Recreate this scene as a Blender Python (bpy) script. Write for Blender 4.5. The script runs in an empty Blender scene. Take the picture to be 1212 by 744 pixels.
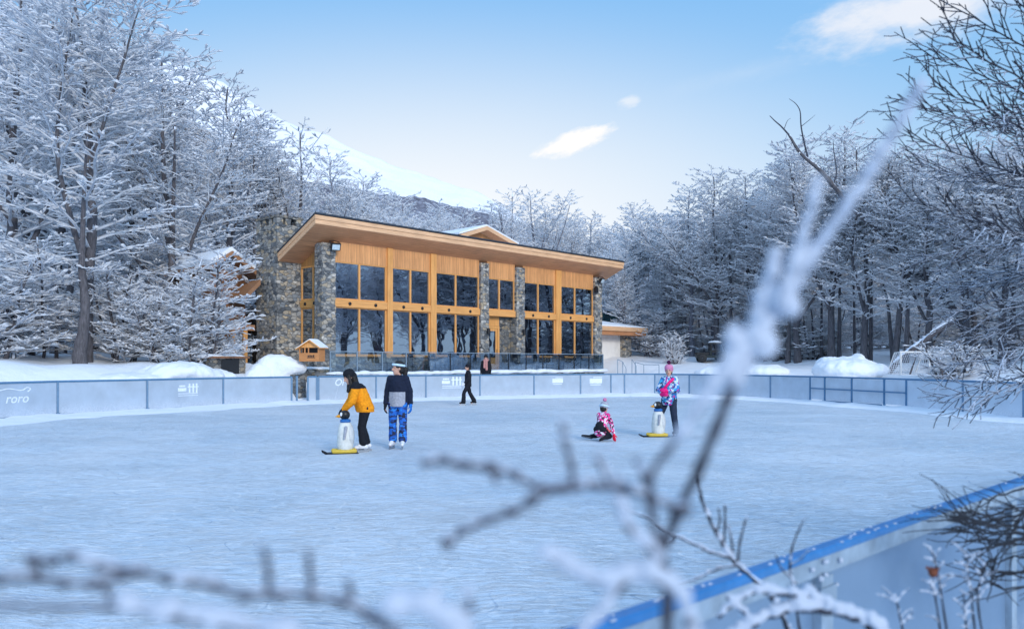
import bpy, math, random
import numpy as np
from mathutils import Vector, Matrix, Quaternion

sc = bpy.context.scene
COL = sc.collection
R = math.radians
CAMH = 1.75; FPX = 940.0; HX = 606.0; HY = 428.0

def W(px, py, d):
    return Vector(((px - HX) * d / FPX, d, CAMH + (HY - py) * d / FPX))

# ------------------------------------------------------------------ materials
def newmat(name):
    m = bpy.data.materials.new(name); m.use_nodes = True
    nt = m.node_tree
    b = nt.nodes['Principled BSDF']
    return m, nt, b

def N(nt, t, **kw):
    n = nt.nodes.new(t)
    for k, v in kw.items():
        if k.startswith('i_'):
            key = k[2:]
            key = int(key) if key.isdigit() else key.replace('_', ' ')
            n.inputs[key].default_value = v
        else:
            setattr(n, k, v)
    return n

def L(nt, a, b): nt.links.new(a, b)

def math_(nt, op, a, b=None, c=None, clamp=False):
    n = nt.nodes.new('ShaderNodeMath'); n.operation = op; n.use_clamp = clamp
    for i, v in enumerate((a, b, c)):
        if v is None: continue
        if isinstance(v, (int, float)): n.inputs[i].default_value = v
        else: L(nt, v, n.inputs[i])
    return n.outputs[0]

def mixc(nt, fac, a, b, mode='MIX'):
    n = nt.nodes.new('ShaderNodeMix'); n.data_type = 'RGBA'; n.blend_type = mode
    n.clamp_factor = True
    for i, v in ((0, fac), (6, a), (7, b)):
        if isinstance(v, (int, float)): n.inputs[i].default_value = v
        elif isinstance(v, tuple): n.inputs[i].default_value = (v + (1,))[:4]
        else: L(nt, v, n.inputs[i])
    return n.outputs[2]

def objco(nt, scale=(1, 1, 1), rot=(0, 0, 0)):
    tc = nt.nodes.new('ShaderNodeTexCoord'); mp = nt.nodes.new('ShaderNodeMapping')
    mp.inputs['Scale'].default_value = scale; mp.inputs['Rotation'].default_value = rot
    L(nt, tc.outputs['Object'], mp.inputs['Vector'])
    return mp.outputs[0]

def worldco(nt, scale=(1, 1, 1)):
    g = nt.nodes.new('ShaderNodeNewGeometry'); mp = nt.nodes.new('ShaderNodeMapping')
    mp.inputs['Scale'].default_value = scale
    L(nt, g.outputs['Position'], mp.inputs['Vector'])
    return mp.outputs[0]

def noise(nt, vec, scale, detail=4, rough=.55, dist=0):
    n = N(nt, 'ShaderNodeTexNoise', i_Scale=scale, i_Detail=detail, i_Roughness=rough, i_Distortion=dist)
    L(nt, vec, n.inputs['Vector'])
    return n.outputs['Fac']

def ramp(nt, fac, stops, interp='LINEAR'):
    r = nt.nodes.new('ShaderNodeValToRGB'); cr = r.color_ramp; cr.interpolation = interp
    while len(cr.elements) < len(stops): cr.elements.new(.5)
    for e, (p, c) in zip(cr.elements, stops):
        e.position = p; e.color = tuple(c) + (1,) if len(c) == 3 else c
    L(nt, fac, r.inputs[0])
    return r.outputs[0]

def bump(nt, bsdf, h, strength=.3, dist=.02):
    b = N(nt, 'ShaderNodeBump', i_Strength=strength, i_Distance=dist)
    L(nt, h, b.inputs['Height']); L(nt, b.outputs[0], bsdf.inputs['Normal'])

def plain(name, col, rough=.6, metal=0, var=.12, scale=14, bstr=.1, spec=.4):
    m, nt, b = newmat(name)
    n = noise(nt, objco(nt), scale)
    lo = tuple(c * (1 - var) for c in col); hi = tuple(min(1, c * (1 + var)) for c in col)
    L(nt, ramp(nt, n, [(.3, lo), (.7, hi)]), b.inputs['Base Color'])
    b.inputs['Roughness'].default_value = rough; b.inputs['Metallic'].default_value = metal
    b.inputs['Specular IOR Level'].default_value = spec
    if bstr: bump(nt, b, n, bstr, .01)
    return m

def mat_snow(name='snow', col=(.82, .86, .91), scale=1.0):
    m, nt, b = newmat(name)
    v = worldco(nt)
    n1 = noise(nt, v, 1.3 * scale, 6, .6); n2 = noise(nt, v, 14 * scale, 4, .7)
    c = mixc(nt, n1, tuple(x * .90 for x in col), tuple(min(1, x * 1.03) for x in col))
    L(nt, c, b.inputs['Base Color'])
    b.inputs['Roughness'].default_value = .75; b.inputs['Specular IOR Level'].default_value = .25
    h = math_(nt, 'ADD', math_(nt, 'MULTIPLY', n1, 2.0), math_(nt, 'MULTIPLY', n2, .35))
    bump(nt, b, h, .45, .12)
    return m

def mat_ice():
    m, nt, b = newmat('rink_ice')
    v = worldco(nt)
    big = noise(nt, v, .22, 5, .6, .6)
    mid = noise(nt, v, 1.6, 6, .65)
    acc = None
    for rot, sx, sy, sc_, lo, hi in ((12, 1.0, 9, 2.2, .56, .64), (-24, 1.0, 12, 1.7, .58, .66), (47, 1.0, 14, 1.3, .60, .68), (80, 1, 10, 1.2, .62, .70), (4, .6, 7, 5.0, .55, .66)):
        g = nt.nodes.new('ShaderNodeNewGeometry'); mp = nt.nodes.new('ShaderNodeMapping')
        mp.inputs['Rotation'].default_value = (0, 0, R(rot)); mp.inputs['Scale'].default_value = (sx, sy, 1)
        # bend the strokes a little
        wn = N(nt, 'ShaderNodeTexNoise', i_Scale=.30, i_Detail=2.0)
        L(nt, g.outputs['Position'], wn.inputs['Vector'])
        va = nt.nodes.new('ShaderNodeVectorMath'); va.operation = 'MULTIPLY_ADD'
        L(nt, wn.outputs['Color'], va.inputs[0]); va.inputs[1].default_value = (1.6, 1.6, 0); L(nt, g.outputs['Position'], va.inputs[2])
        L(nt, va.outputs[0], mp.inputs['Vector'])
        s = noise(nt, mp.outputs[0], sc_, 3, .55)
        mr = N(nt, 'ShaderNodeMapRange'); mr.inputs[1].default_value = lo; mr.inputs[2].default_value = hi
        L(nt, s, mr.inputs[0])
        acc = mr.outputs[0] if acc is None else math_(nt, 'MAXIMUM', acc, mr.outputs[0])
    fine = noise(nt, v, 30, 3, .7)
    base = mixc(nt, ramp(nt, big, [(.32, (0, 0, 0)), (.68, (1, 1, 1))]), (.47, .595, .71), (.75, .815, .885))
    base = mixc(nt, math_(nt, 'MULTIPLY', mid, .4), base, (.70, .78, .86))
    base = mixc(nt, math_(nt, 'MULTIPLY', acc, .75), base, (.86, .92, .98))
    # curved blade cuts: thin contour lines of slow noise, broken up by a mask
    for sc_, th, seed, amt, cc in ((.28, .0035, 0, .55, (.90, .94, .98)), (.45, .004, 11, .5, (.90, .94, .98)), (.75, .005, 23, .45, (.88, .93, .97)), (.36, .0028, 37, .45, (.24, .36, .52)), (1.2, .007, 51, .35, (.88, .93, .97))):
        g = nt.nodes.new('ShaderNodeNewGeometry'); mp = nt.nodes.new('ShaderNodeMapping'); mp.inputs['Location'].default_value = (seed, seed * .7, 0); mp.inputs['Rotation'].default_value = (0, 0, seed * .37); mp.inputs['Scale'].default_value = (1, 1.9, 1)
        L(nt, g.outputs['Position'], mp.inputs['Vector']); s = noise(nt, mp.outputs[0], sc_, 1.5, .4)
        mk = noise(nt, mp.outputs[0], sc_ * 2.3 + .2, 2, .5)
        acc2 = None
        for c0 in (.40, .46, .52, .58):
            d_ = math_(nt, 'ABSOLUTE', math_(nt, 'SUBTRACT', s, c0 + .01 * (seed % 3))); ln = math_(nt, 'LESS_THAN', d_, th * .5); acc2 = ln if acc2 is None else math_(nt, 'MAXIMUM', acc2, ln)
        f_ = math_(nt, 'MULTIPLY', acc2, ramp(nt, mk, [(.42, (0, 0, 0)), (.58, (1, 1, 1))]))
        base = mixc(nt, math_(nt, 'MULTIPLY', f_, amt), base, cc)
    # dark skate cuts
    v2 = worldco(nt, (.5, 5, 1)); dk = noise(nt, v2, 3.1, 2, .5, .4)
    dkm = ramp(nt, dk, [(.28, (1, 1, 1)), (.36, (0, 0, 0))])
    base = mixc(nt, math_(nt, 'MULTIPLY', dkm, .4), base, (.26, .40, .62))
    L(nt, base, b.inputs['Base Color'])
    b.inputs['Roughness'].default_value = .5; b.inputs['Specular IOR Level'].default_value = .35
    h = math_(nt, 'ADD', math_(nt, 'MULTIPLY', acc, .6), math_(nt, 'ADD', math_(nt, 'MULTIPLY', fine, .5), mid))
    bump(nt, b, h, .9, .05)
    return m

def mat_stone(name, dark=1.0):
    m, nt, b = newmat(name)
    v = objco(nt, (1, 1, 1.55))
    vo = N(nt, 'ShaderNodeTexVoronoi', i_Scale=4.3, feature='F1'); vo.inputs['Randomness'].default_value = .95
    wn = N(nt, 'ShaderNodeTexNoise', i_Scale=4.0, i_Detail=2.0); L(nt, v, wn.inputs['Vector'])
    va = nt.nodes.new('ShaderNodeVectorMath'); va.operation = 'MULTIPLY_ADD'
    L(nt, wn.outputs['Color'], va.inputs[0]); va.inputs[1].default_value = (.18, .18, .18); L(nt, v, va.inputs[2])
    L(nt, va.outputs[0], vo.inputs['Vector'])
    ed = N(nt, 'ShaderNodeTexVoronoi', i_Scale=4.3, feature='DISTANCE_TO_EDGE'); ed.inputs['Randomness'].default_value = .95
    L(nt, va.outputs[0], ed.inputs['Vector'])
    sep = nt.nodes.new('ShaderNodeSeparateColor'); L(nt, vo.outputs['Color'], sep.inputs[0])
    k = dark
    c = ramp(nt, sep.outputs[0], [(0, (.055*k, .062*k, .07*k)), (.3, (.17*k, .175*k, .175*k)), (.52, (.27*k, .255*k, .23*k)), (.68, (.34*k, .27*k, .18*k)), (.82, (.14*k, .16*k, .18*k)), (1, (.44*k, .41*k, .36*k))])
    gn = noise(nt, v, 17, 5, .65)
    c = mixc(nt, .5, c, ramp(nt, gn, [(.25, (.25, .25, .25)), (.75, (1, 1, 1))]), 'MULTIPLY')
    mort = ramp(nt, ed.outputs['Distance'], [(.0, (1, 1, 1)), (.045, (0, 0, 0))])
    c = mixc(nt, math_(nt, 'MULTIPLY', mort, .75), c, (.075*k, .075*k, .08*k))
    L(nt, c, b.inputs['Base Color'])
    b.inputs['Roughness'].default_value = .85
    h = math_(nt, 'ADD', ramp(nt, ed.outputs['Distance'], [(0, (0, 0, 0)), (.09, (1, 1, 1))]), math_(nt, 'MULTIPLY', gn, .4))
    bump(nt, b, h, .8, .06)
    return m

def mat_wood(name, col, axis='z', board=0.0, baxis=0, rough=.5):
    m, nt, b = newmat(name)
    s = {'x': (1.2, 22, 22), 'y': (22, 1.2, 22), 'z': (22, 22, 1.2)}[axis]
    v = objco(nt, s)
    g = noise(nt, v, 1.0, 5, .6, .3)
    g2 = noise(nt, objco(nt), .9, 3)
    lo = tuple(c * .68 for c in col); hi = tuple(min(1, c * 1.22) for c in col)
    c = ramp(nt, g, [(.25, lo), (.75, hi)])
    c = mixc(nt, .35, c, ramp(nt, g2, [(.3, (.6, .6, .6)), (.7, (1, 1, 1))]), 'MULTIPLY')
    if board:
        tc = nt.nodes.new('ShaderNodeTexCoord'); sx = nt.nodes.new('ShaderNodeSeparateXYZ'); L(nt, tc.outputs['Object'], sx.inputs[0])
        q = math_(nt, 'DIVIDE', sx.outputs[baxis], board)
        fr = math_(nt, 'FRACT', q); idn = math_(nt, 'FLOOR', q)
        wn = N(nt, 'ShaderNodeTexWhiteNoise', noise_dimensions='1D'); L(nt, idn, wn.inputs['W'])
        c = mixc(nt, .55, c, ramp(nt, wn.outputs['Value'], [(0, (.66, .62, .60)), (1, (1, 1, 1))]), 'MULTIPLY')
        ln = math_(nt, 'LESS_THAN', fr, .07)
        c = mixc(nt, math_(nt, 'MULTIPLY', ln, .7), c, tuple(x * .28 for x in col))
    L(nt, c, b.inputs['Base Color']); b.inputs['Roughness'].default_value = rough
    bump(nt, b, g, .2, .01)
    return m

def mat_frosted(name, bark, snow=(.76, .835, .95), lo=-.1, hi=.35, nscale=6.0, namp=.5, patch=0.0, thin=0):
    """bark below, snow lying on whatever faces up; Geometry normal in world space"""
    m, nt, b = newmat(name)
    g = nt.nodes.new('ShaderNodeNewGeometry'); sx = nt.nodes.new('ShaderNodeSeparateXYZ'); L(nt, g.outputs['Normal'], sx.inputs[0])
    v = worldco(nt)
    n = noise(nt, v, nscale, 3, .6); n2 = noise(nt, v, 1.1, 3, .6)
    h = math_(nt, 'ADD', sx.outputs[2], math_(nt, 'MULTIPLY', math_(nt, 'SUBTRACT', n, .5), namp))
    h = math_(nt, 'ADD', h, math_(nt, 'MULTIPLY', math_(nt, 'SUBTRACT', n2, .5), patch))
    mr = N(nt, 'ShaderNodeMapRange'); mr.inputs[1].default_value = lo; mr.inputs[2].default_value = hi; L(nt, h, mr.inputs[0])
    bn = noise(nt, worldco(nt, (9, 9, 2)), 2.0, 4, .65)
    bk = ramp(nt, bn, [(.3, tuple(c * .5 for c in bark)), (.7, tuple(c * 1.4 for c in bark))])
    L(nt, mixc(nt, mr.outputs[0], bk, snow), b.inputs['Base Color'])
    b.inputs['Roughness'].default_value = .85; b.inputs['Specular IOR Level'].default_value = .2
    if thin:
        tl = N(nt, 'ShaderNodeBsdfTranslucent'); L(nt, b.inputs['Base Color'].links[0].from_socket, tl.inputs[0])
        mx = nt.nodes.new('ShaderNodeMixShader'); mx.inputs[0].default_value = thin; L(nt, b.outputs[0], mx.inputs[1]); L(nt, tl.outputs[0], mx.inputs[2]); L(nt, mx.outputs[0], nt.nodes['Material Output'].inputs[0])
    return m

def mat_glass(name, tint=(.30, .36, .42), refl=.13):
    m, nt, b = newmat(name); nt.nodes.remove(b)
    out = nt.nodes['Material Output']
    t = N(nt, 'ShaderNodeBsdfTransparent'); t.inputs[0].default_value = tint + (1,)
    gl = N(nt, 'ShaderNodeBsdfGlossy', i_Roughness=.015); gl.inputs[0].default_value = (.82, .9, 1, 1)
    wv = noise(nt, objco(nt), .8, 2); bp = N(nt, 'ShaderNodeBump', i_Strength=.10, i_Distance=.05); L(nt, wv, bp.inputs['Height']); L(nt, bp.outputs[0], gl.inputs['Normal'])
    lw = N(nt, 'ShaderNodeLayerWeight', i_Blend=.35)
    f = math_(nt, 'ADD', math_(nt, 'MULTIPLY', lw.outputs['Fresnel'], .55), refl, clamp=True)
    mx = nt.nodes.new('ShaderNodeMixShader'); L(nt, f, mx.inputs[0]); L(nt, t.outputs[0], mx.inputs[1]); L(nt, gl.outputs[0], mx.inputs[2])
    L(nt, mx.outputs[0], out.inputs[0])
    return m

def mat_panel(name, col=(.68, .80, .94), clear=.16):
    m, nt, b = newmat(name); nt.nodes.remove(b)
    out = nt.nodes['Material Output']
    v = worldco(nt); n = noise(nt, v, 1.7, 5, .6); n3 = noise(nt, v, 22, 3, .7)
    c = ramp(nt, n, [(.3, tuple(x * .84 for x in col)), (.7, col)])
    g = nt.nodes.new('ShaderNodeNewGeometry'); sx = nt.nodes.new('ShaderNodeSeparateXYZ'); L(nt, g.outputs['Position'], sx.inputs[0])
    low = N(nt, 'ShaderNodeMapRange'); low.inputs[1].default_value = .5; low.inputs[2].default_value = 0.05; L(nt, sx.outputs[2], low.inputs[0])
    fr = math_(nt, 'MULTIPLY', low.outputs[0], ramp(nt, n3, [(.35, (0, 0, 0)), (.6, (1, 1, 1))]))
    c = mixc(nt, math_(nt, 'MULTIPLY', fr, .8), c, (.86, .90, .96))
    d = N(nt, 'ShaderNodeBsdfDiffuse'); L(nt, c, d.inputs[0])
    tl = N(nt, 'ShaderNodeBsdfTranslucent'); L(nt, c, tl.inputs[0])
    tr = N(nt, 'ShaderNodeBsdfTransparent'); tr.inputs[0].default_value = (.85, .92, 1, 1)
    gl = N(nt, 'ShaderNodeBsdfGlossy', i_Roughness=.22)
    def mx(f, a, b_):
        k = nt.nodes.new('ShaderNodeMixShader'); k.inputs[0].default_value = f
        L(nt, a.outputs[0], k.inputs[1]); L(nt, b_.outputs[0], k.inputs[2]); return k
    s = mx(.06, mx(clear, mx(.42, d, tl), tr), gl)
    L(nt, s.outputs[0], out.inputs[0])
    return m

def mat_cells(name, cols, scale=16, rough=.7, stretch=(1, 1, 1)):
    m, nt, b = newmat(name)
    vo = N(nt, 'ShaderNodeTexVoronoi', i_Scale=scale); L(nt, objco(nt, stretch), vo.inputs['Vector'])
    sep = nt.nodes.new('ShaderNodeSeparateColor'); L(nt, vo.outputs['Color'], sep.inputs[0])
    k = len(cols)
    L(nt, ramp(nt, sep.outputs[0], [(.12 + .76 * i / k, c) for i, c in enumerate(cols)], 'CONSTANT'), b.inputs['Base Color'])
    b.inputs['Roughness'].default_value = rough
    return m

M = {}
M['snow'] = mat_snow()
M['ice'] = mat_ice()
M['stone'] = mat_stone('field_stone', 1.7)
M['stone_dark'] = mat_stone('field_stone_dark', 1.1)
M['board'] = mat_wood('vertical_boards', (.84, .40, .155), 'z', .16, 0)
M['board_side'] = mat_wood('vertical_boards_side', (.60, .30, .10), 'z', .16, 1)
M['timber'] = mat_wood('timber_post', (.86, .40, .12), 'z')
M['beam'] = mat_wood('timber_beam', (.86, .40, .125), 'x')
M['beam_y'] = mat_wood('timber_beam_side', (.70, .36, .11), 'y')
M['soffit'] = mat_wood('soffit_boards', (.78, .37, .18), 'x', .14, 1)
M['fascia'] = mat_wood('fascia_board', (.85, .50, .28), 'x')
M['brownwood'] = mat_wood('shaded_brown_wood', (.27, .125, .06), 'z', .2, 0)  # brown wood with the wing wall's shade put into the colour
M['roofmetal'] = plain('dark_roof_metal', (.03, .04, .055), .5)
M['black'] = plain('black_metal', (.012, .013, .016), .45)
M['steel'] = plain('grey_steel', (.26, .34, .42), .4, .3)
M['galv'] = plain('galvanised_steel', (.26, .345, .43), .5, .15, .25, 9, .2)
M['railblue'] = plain('rail_paint_slate', (.085, .20, .34), .45)
M['nearblue'] = plain('rail_paint_blue', (.03, .17, .42), .42, 0, .14, 20, .08)
M['postblue'] = plain('post_paint_bluegrey', (.15, .25, .37), .5)
M['glass'] = mat_glass('window_glass', (.46, .52, .60), .34)
M['glass_clear'] = mat_glass('balustrade_glass', (.72, .80, .84), .07)
M['panel'] = mat_panel('frosted_panel', (.66, .75, .84), .14)
M['nearpanel'] = mat_panel('frosted_panel_near', (.30, .44, .60), .16)
M['logo'] = plain('white_print', (.73, .80, .885), .6)
M['render'] = plain('pale_render', (.70, .70, .69), .8, 0, .08, 3)
M['interior'] = plain('interior_wall', (.17, .13, .10), .8)
M['intfloor'] = plain('interior_floor', (.16, .11, .07), .5)
M['deck'] = plain('terrace_stone', (.36, .37, .38), .8)
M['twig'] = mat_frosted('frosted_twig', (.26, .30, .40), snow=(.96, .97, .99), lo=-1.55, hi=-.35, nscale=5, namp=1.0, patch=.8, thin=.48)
M['twig_haze'] = mat_frosted('frosted_twig_haze', (.42, .47, .58), snow=(.97, .98, 1), lo=-1.6, hi=-.4, nscale=5, namp=.7, patch=.5, thin=.45)  # paler copy for distant trees, haze put into the colour
M['bark_haze'] = mat_frosted('snowy_bark_haze', (.20, .20, .235), lo=.35, hi=.6, nscale=2.4, namp=1.1, patch=.3)  # distant trunks, lightened in colour to carry the haze
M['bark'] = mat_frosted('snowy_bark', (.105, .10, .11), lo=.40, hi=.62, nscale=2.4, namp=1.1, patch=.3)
M['barkdark'] = mat_frosted('frost_bark_near', (.028, .030, .042), snow=(.66, .75, .90), lo=.30, hi=.62, nscale=30, namp=.9, patch=.2)
M['barkbare'] = mat_frosted('bark_bare', (.060, .065, .085), snow=(.45, .52, .64), lo=.35, hi=.95, nscale=40, namp=.5)
M['darktwig'] = plain('dark_twig', (.026, .029, .038), .8, 0, .3, 60, .2)
M['wingfascia'] = mat_wood('dark_fascia', (.36, .18, .09), 'x')
M['frostgrey'] = plain('frost_sleeve', (.34, .40, .50), .85, 0, .25, 70, .3)
M['branchsnow'] = plain('branch_snow', (.44, .495, .59), .8, 0, .05, 60, .4)
SKYGAIN = 1.0
CLOUDS = [(.081, .277, .062, .0165, 20.5, .95, .45, 26, 3.1, (10.6, 10.3, 10.0)), (.148, .327, .020, .010, 12, .5, .2, 40, 7.7, (10, 10, 10)), (.505, .440, .185, .052, 14, .85, .25, 12, 1.3, (9.2, 9.3, 9.8)), (.62,.49,.17,.05,6,.7,.2,10,5.0,(9.2,9.3,9.8)), (.30, .365, .16, .018, 14, .16, -.6, 14, 9.0, (9.5, 9.6, 9.9))]
# ------------------------------------------------------------------ mesh helpers
class MB:
    def __init__(s): s.v = []; s.f = []; s.m = []
    def add(s, vs, fs, mi=0):
        o = len(s.v); s.v.extend([tuple(p) for p in vs]); s.f.extend([tuple(i + o for i in f) for f in fs]); s.m.extend([mi] * len(fs)); return s
    def box(s, c, size, rot=None, mi=0, taper=1.0):
        hx, hy, hz = (k / 2 for k in size)
        vs = []
        for z, t in ((-hz, 1), (hz, taper)):
            for x, y in ((-hx, -hy), (hx, -hy), (hx, hy), (-hx, hy)):
                p = Vector((x * t, y * t, z))
                if rot is not None: p = rot @ p
                vs.append(p + Vector(c))
        return s.add(vs, [(0, 3, 2, 1), (4, 5, 6, 7), (0, 1, 5, 4), (1, 2, 6, 5), (2, 3, 7, 6), (3, 0, 4, 7)], mi)
    def bb(s, x0, x1, y0, y1, z0, z1, mi=0):
        return s.box(((x0 + x1) / 2, (y0 + y1) / 2, (z0 + z1) / 2), (abs(x1 - x0), abs(y1 - y0), abs(z1 - z0)), None, mi)
    def hexa(s, pts, mi=0):  # 4 bottom then 4 top
        return s.add(pts, [(0, 3, 2, 1), (4, 5, 6, 7), (0, 1, 5, 4), (1, 2, 6, 5), (2, 3, 7, 6), (3, 0, 4, 7)], mi)
    def prism(s, poly, axis, a, b, mi=0):
        n = len(poly); vs = []
        for q in (a, b):
            for (x, z) in poly: vs.append((x, q, z) if axis == 'y' else (q, x, z) if axis == 'x' else (x, z, q))
        fs = [tuple(range(n)), tuple(range(2 * n - 1, n - 1, -1))] + [(i, i + n, (i + 1) % n + n, (i + 1) % n) for i in range(n)]
        return s.add(vs, fs, mi)
    def tube(s, pts, rad, k=8, mi=0, cap=True):
        pts = [Vector(p) for p in pts]; n = len(pts)
        rad = [rad] * n if isinstance(rad, (int, float)) else rad
        t0 = (pts[1] - pts[0]).normalized(); a = t0.orthogonal().normalized(); vs = []
        for i, p in enumerate(pts):
            t = (pts[min(i + 1, n - 1)] - pts[max(i - 1, 0)]).normalized()
            a = (a - t * a.dot(t)).normalized(); bb_ = t.cross(a)
            for j in range(k):
                q = 2 * math.pi * j / k
                vs.append(p + (a * math.cos(q) + bb_ * math.sin(q)) * rad[i])
        fs = [(i * k + j, i * k + (j + 1) % k, (i + 1) * k + (j + 1) % k, (i + 1) * k + j) for i in range(n - 1) for j in range(k)]
        if cap: fs += [tuple(range(k - 1, -1, -1)), tuple(range((n - 1) * k, n * k))]
        return s.add(vs, fs, mi)
    def lathe(s, prof, c=(0, 0, 0), k=16, mi=0, rot=None):
        vs = []
        for (r, z) in prof:
            for j in range(k):
                q = 2 * math.pi * j / k; p = Vector((r * math.cos(q), r * math.sin(q), z))
                vs.append((rot @ p if rot is not None else p) + Vector(c))
        n = len(prof)
        fs = [(i * k + j, i * k + (j + 1) % k, (i + 1) * k + (j + 1) % k, (i + 1) * k + j) for i in range(n - 1) for j in range(k)]
        fs += [tuple(range(k - 1, -1, -1)), tuple(range((n - 1) * k, n * k))]
        return s.add(vs, fs, mi)
    def mesh(s, name):
        me = bpy.data.meshes.new(name); me.from_pydata([tuple(p) for p in s.v], [], s.f); me.update(); return me
    def build(s, name, mats, parent=None, smooth=False, bevel=0):
        me = s.mesh(name); mats = mats if isinstance(mats, (list, tuple)) else [mats]
        for m in mats: me.materials.append(m)
        if len(mats) > 1: me.polygons.foreach_set('material_index', s.m)
        if smooth: me.polygons.foreach_set('use_smooth', [True] * len(me.polygons))
        o = bpy.data.objects.new(name, me); COL.objects.link(o)
        if parent is not None: o.parent = parent
        if bevel:
            b = o.modifiers.new('bevel', 'BEVEL'); b.width = bevel; b.segments = 2; b.limit_method = 'ANGLE'
        return o

def tag(o, label=None, cat=None, group=None, kind=None):
    if label: o['label'] = label
    if cat: o['category'] = cat
    if group: o['group'] = group
    if kind: o['kind'] = kind
    return o

def thing(name, label, cat, loc=(0, 0, 0), rz=0, group=None):
    o = bpy.data.objects.new(name, None); COL.objects.link(o); o.empty_display_size = .3
    o.location = loc; o.rotation_euler = (0, 0, rz)
    return tag(o, label, cat, group)

def copy_tree(o, parent=None):
    c = o.copy(); COL.objects.link(c)
    if parent is not None: c.parent = parent
    for ch in list(o.children): copy_tree(ch, c)
    return c

def fast_mesh(name, V, Q, smooth=False, mat_index=None):
    V = np.asarray(V, dtype=np.float32); Q = np.asarray(Q, dtype=np.int32)
    me = bpy.data.meshes.new(name); nq, k = Q.shape
    me.vertices.add(len(V)); me.vertices.foreach_set('co', V.ravel())
    me.loops.add(nq * k); me.loops.foreach_set('vertex_index', Q.ravel())
    me.polygons.add(nq); me.polygons.foreach_set('loop_start', np.arange(0, nq * k, k, dtype=np.int32)); me.polygons.foreach_set('loop_total', np.full(nq, k, dtype=np.int32))
    if smooth: me.polygons.foreach_set('use_smooth', np.ones(nq, dtype=bool))
    if mat_index is not None: me.polygons.foreach_set('material_index', np.asarray(mat_index, dtype=np.int32))
    me.update(); me.validate(); return me

def seg_mesh(name, segs, k=3):
    """many frusta: rows p0(3) p1(3) r0 r1"""
    S = np.asarray(segs, dtype=np.float64); P0 = S[:, 0:3]; P1 = S[:, 3:6]
    T = P1 - P0; T /= np.linalg.norm(T, axis=1, keepdims=True) + 1e-9
    up = np.where(np.abs(T[:, 2:3]) > .9, np.array([[1., 0, 0]]), np.array([[0., 0, 1]]))
    A = np.cross(T, up); A /= np.linalg.norm(A, axis=1, keepdims=True) + 1e-9
    B = np.cross(A, T)
    ang = np.arange(k) * 2 * np.pi / k + np.pi / 2
    ring = A[:, None, :] * np.cos(ang)[None, :, None] + B[:, None, :] * np.sin(ang)[None, :, None]
    V = np.concatenate([P0[:, None, :] + ring * S[:, 6][:, None, None], P1[:, None, :] + ring * S[:, 7][:, None, None]], axis=1).reshape(-1, 3)
    base = (np.arange(len(S)) * 2 * k)[:, None, None]
    j = np.arange(k); q = np.stack([j, (j + 1) % k, (j + 1) % k + k, j + k], axis=1)[None]
    return fast_mesh(name, V, (base + q).reshape(-1, 4), smooth=True)

def obj(name, me, mats, parent=None):
    for m in (mats if isinstance(mats, (list, tuple)) else [mats]): me.materials.append(m)
    o = bpy.data.objects.new(name, me); COL.objects.link(o)
    if parent is not None: o.parent = parent
    return o

# voxel-joined bodies -------------------------------------------------------
def capsule(mb, p0, p1, r0, r1, k=14, sq=(1, 1)):
    p0 = Vector(p0); p1 = Vector(p1); t = p1 - p0; ln = max(t.length, 1e-4); t.normalize()
    a = t.orthogonal().normalized(); b = t.cross(a)
    prof = [(r0 * math.sin(q), -r0 * math.cos(q)) for q in (.12, .5, .95, 1.4)] + [(r1 * math.sin(q), ln - r1 * math.cos(q)) for q in (1.75, 2.2, 2.65, 3.02)]
    vs = []
    for r, z in prof:
        for j in range(k):
            q = 2 * math.pi * j / k; vs.append(p0 + t * z + a * (r * math.cos(q)) + b * (r * math.sin(q)))
    n = len(prof)
    fs = [(i * k + j, i * k + (j + 1) % k, (i + 1) * k + (j + 1) % k, (i + 1) * k + j) for i in range(n - 1) for j in range(k)]
    fs += [tuple(range(k - 1, -1, -1)), tuple(range((n - 1) * k, n * k))]
    mb.add(vs, fs)

def ellipsoid(mb, c, r, rot=None, k=16):
    vs = []; rows = 9
    for i in range(1, rows):
        th = math.pi * i / rows
        for j in range(k):
            q = 2 * math.pi * j / k
            p = Vector((r[0] * math.sin(th) * math.cos(q), r[1] * math.sin(th) * math.sin(q), -r[2] * math.cos(th)))
            vs.append((rot @ p if rot is not None else p) + Vector(c))
    n = rows - 1
    fs = [(i * k + j, i * k + (j + 1) % k, (i + 1) * k + (j + 1) % k, (i + 1) * k + j) for i in range(n - 1) for j in range(k)]
    fs += [tuple(range(k - 1, -1, -1)), tuple(range((n - 1) * k, n * k))]
    mb.add(vs, fs)

def melt(mb, voxel, smooth=3, fac=.5, disp=0, dscale=.1):
    """voxel-union the shapes of mb into one continuous surface, returns the mesh"""
    me = mb.mesh('melt'); o = bpy.data.objects.new('melt', me); COL.objects.link(o)
    r = o.modifiers.new('r', 'REMESH'); r.mode = 'VOXEL'; r.voxel_size = voxel; r.use_smooth_shade = True
    if smooth:
        s = o.modifiers.new('s', 'SMOOTH'); s.iterations = smooth; s.factor = fac
    dg = bpy.context.evaluated_depsgraph_get(); dg.update()
    out = bpy.data.meshes.new_from_object(o.evaluated_get(dg))
    bpy.data.objects.remove(o); bpy.data.meshes.remove(me)
    if disp:
        n = len(out.vertices); co = np.empty(n * 3, dtype=np.float32); out.vertices.foreach_get('co', co); co = co.reshape(-1, 3)
        from mathutils import noise as mn
        nr = np.empty(n * 3, dtype=np.float32); out.vertices.foreach_get('normal', nr); nr = nr.reshape(-1, 3)
        d = np.array([mn.fractal(Vector(c) / dscale, 1.0, 2.0, 3) for c in co], dtype=np.float32)
        co += nr * (d * disp)[:, None]; out.vertices.foreach_set('co', co.ravel()); out.update()
    return out

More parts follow.
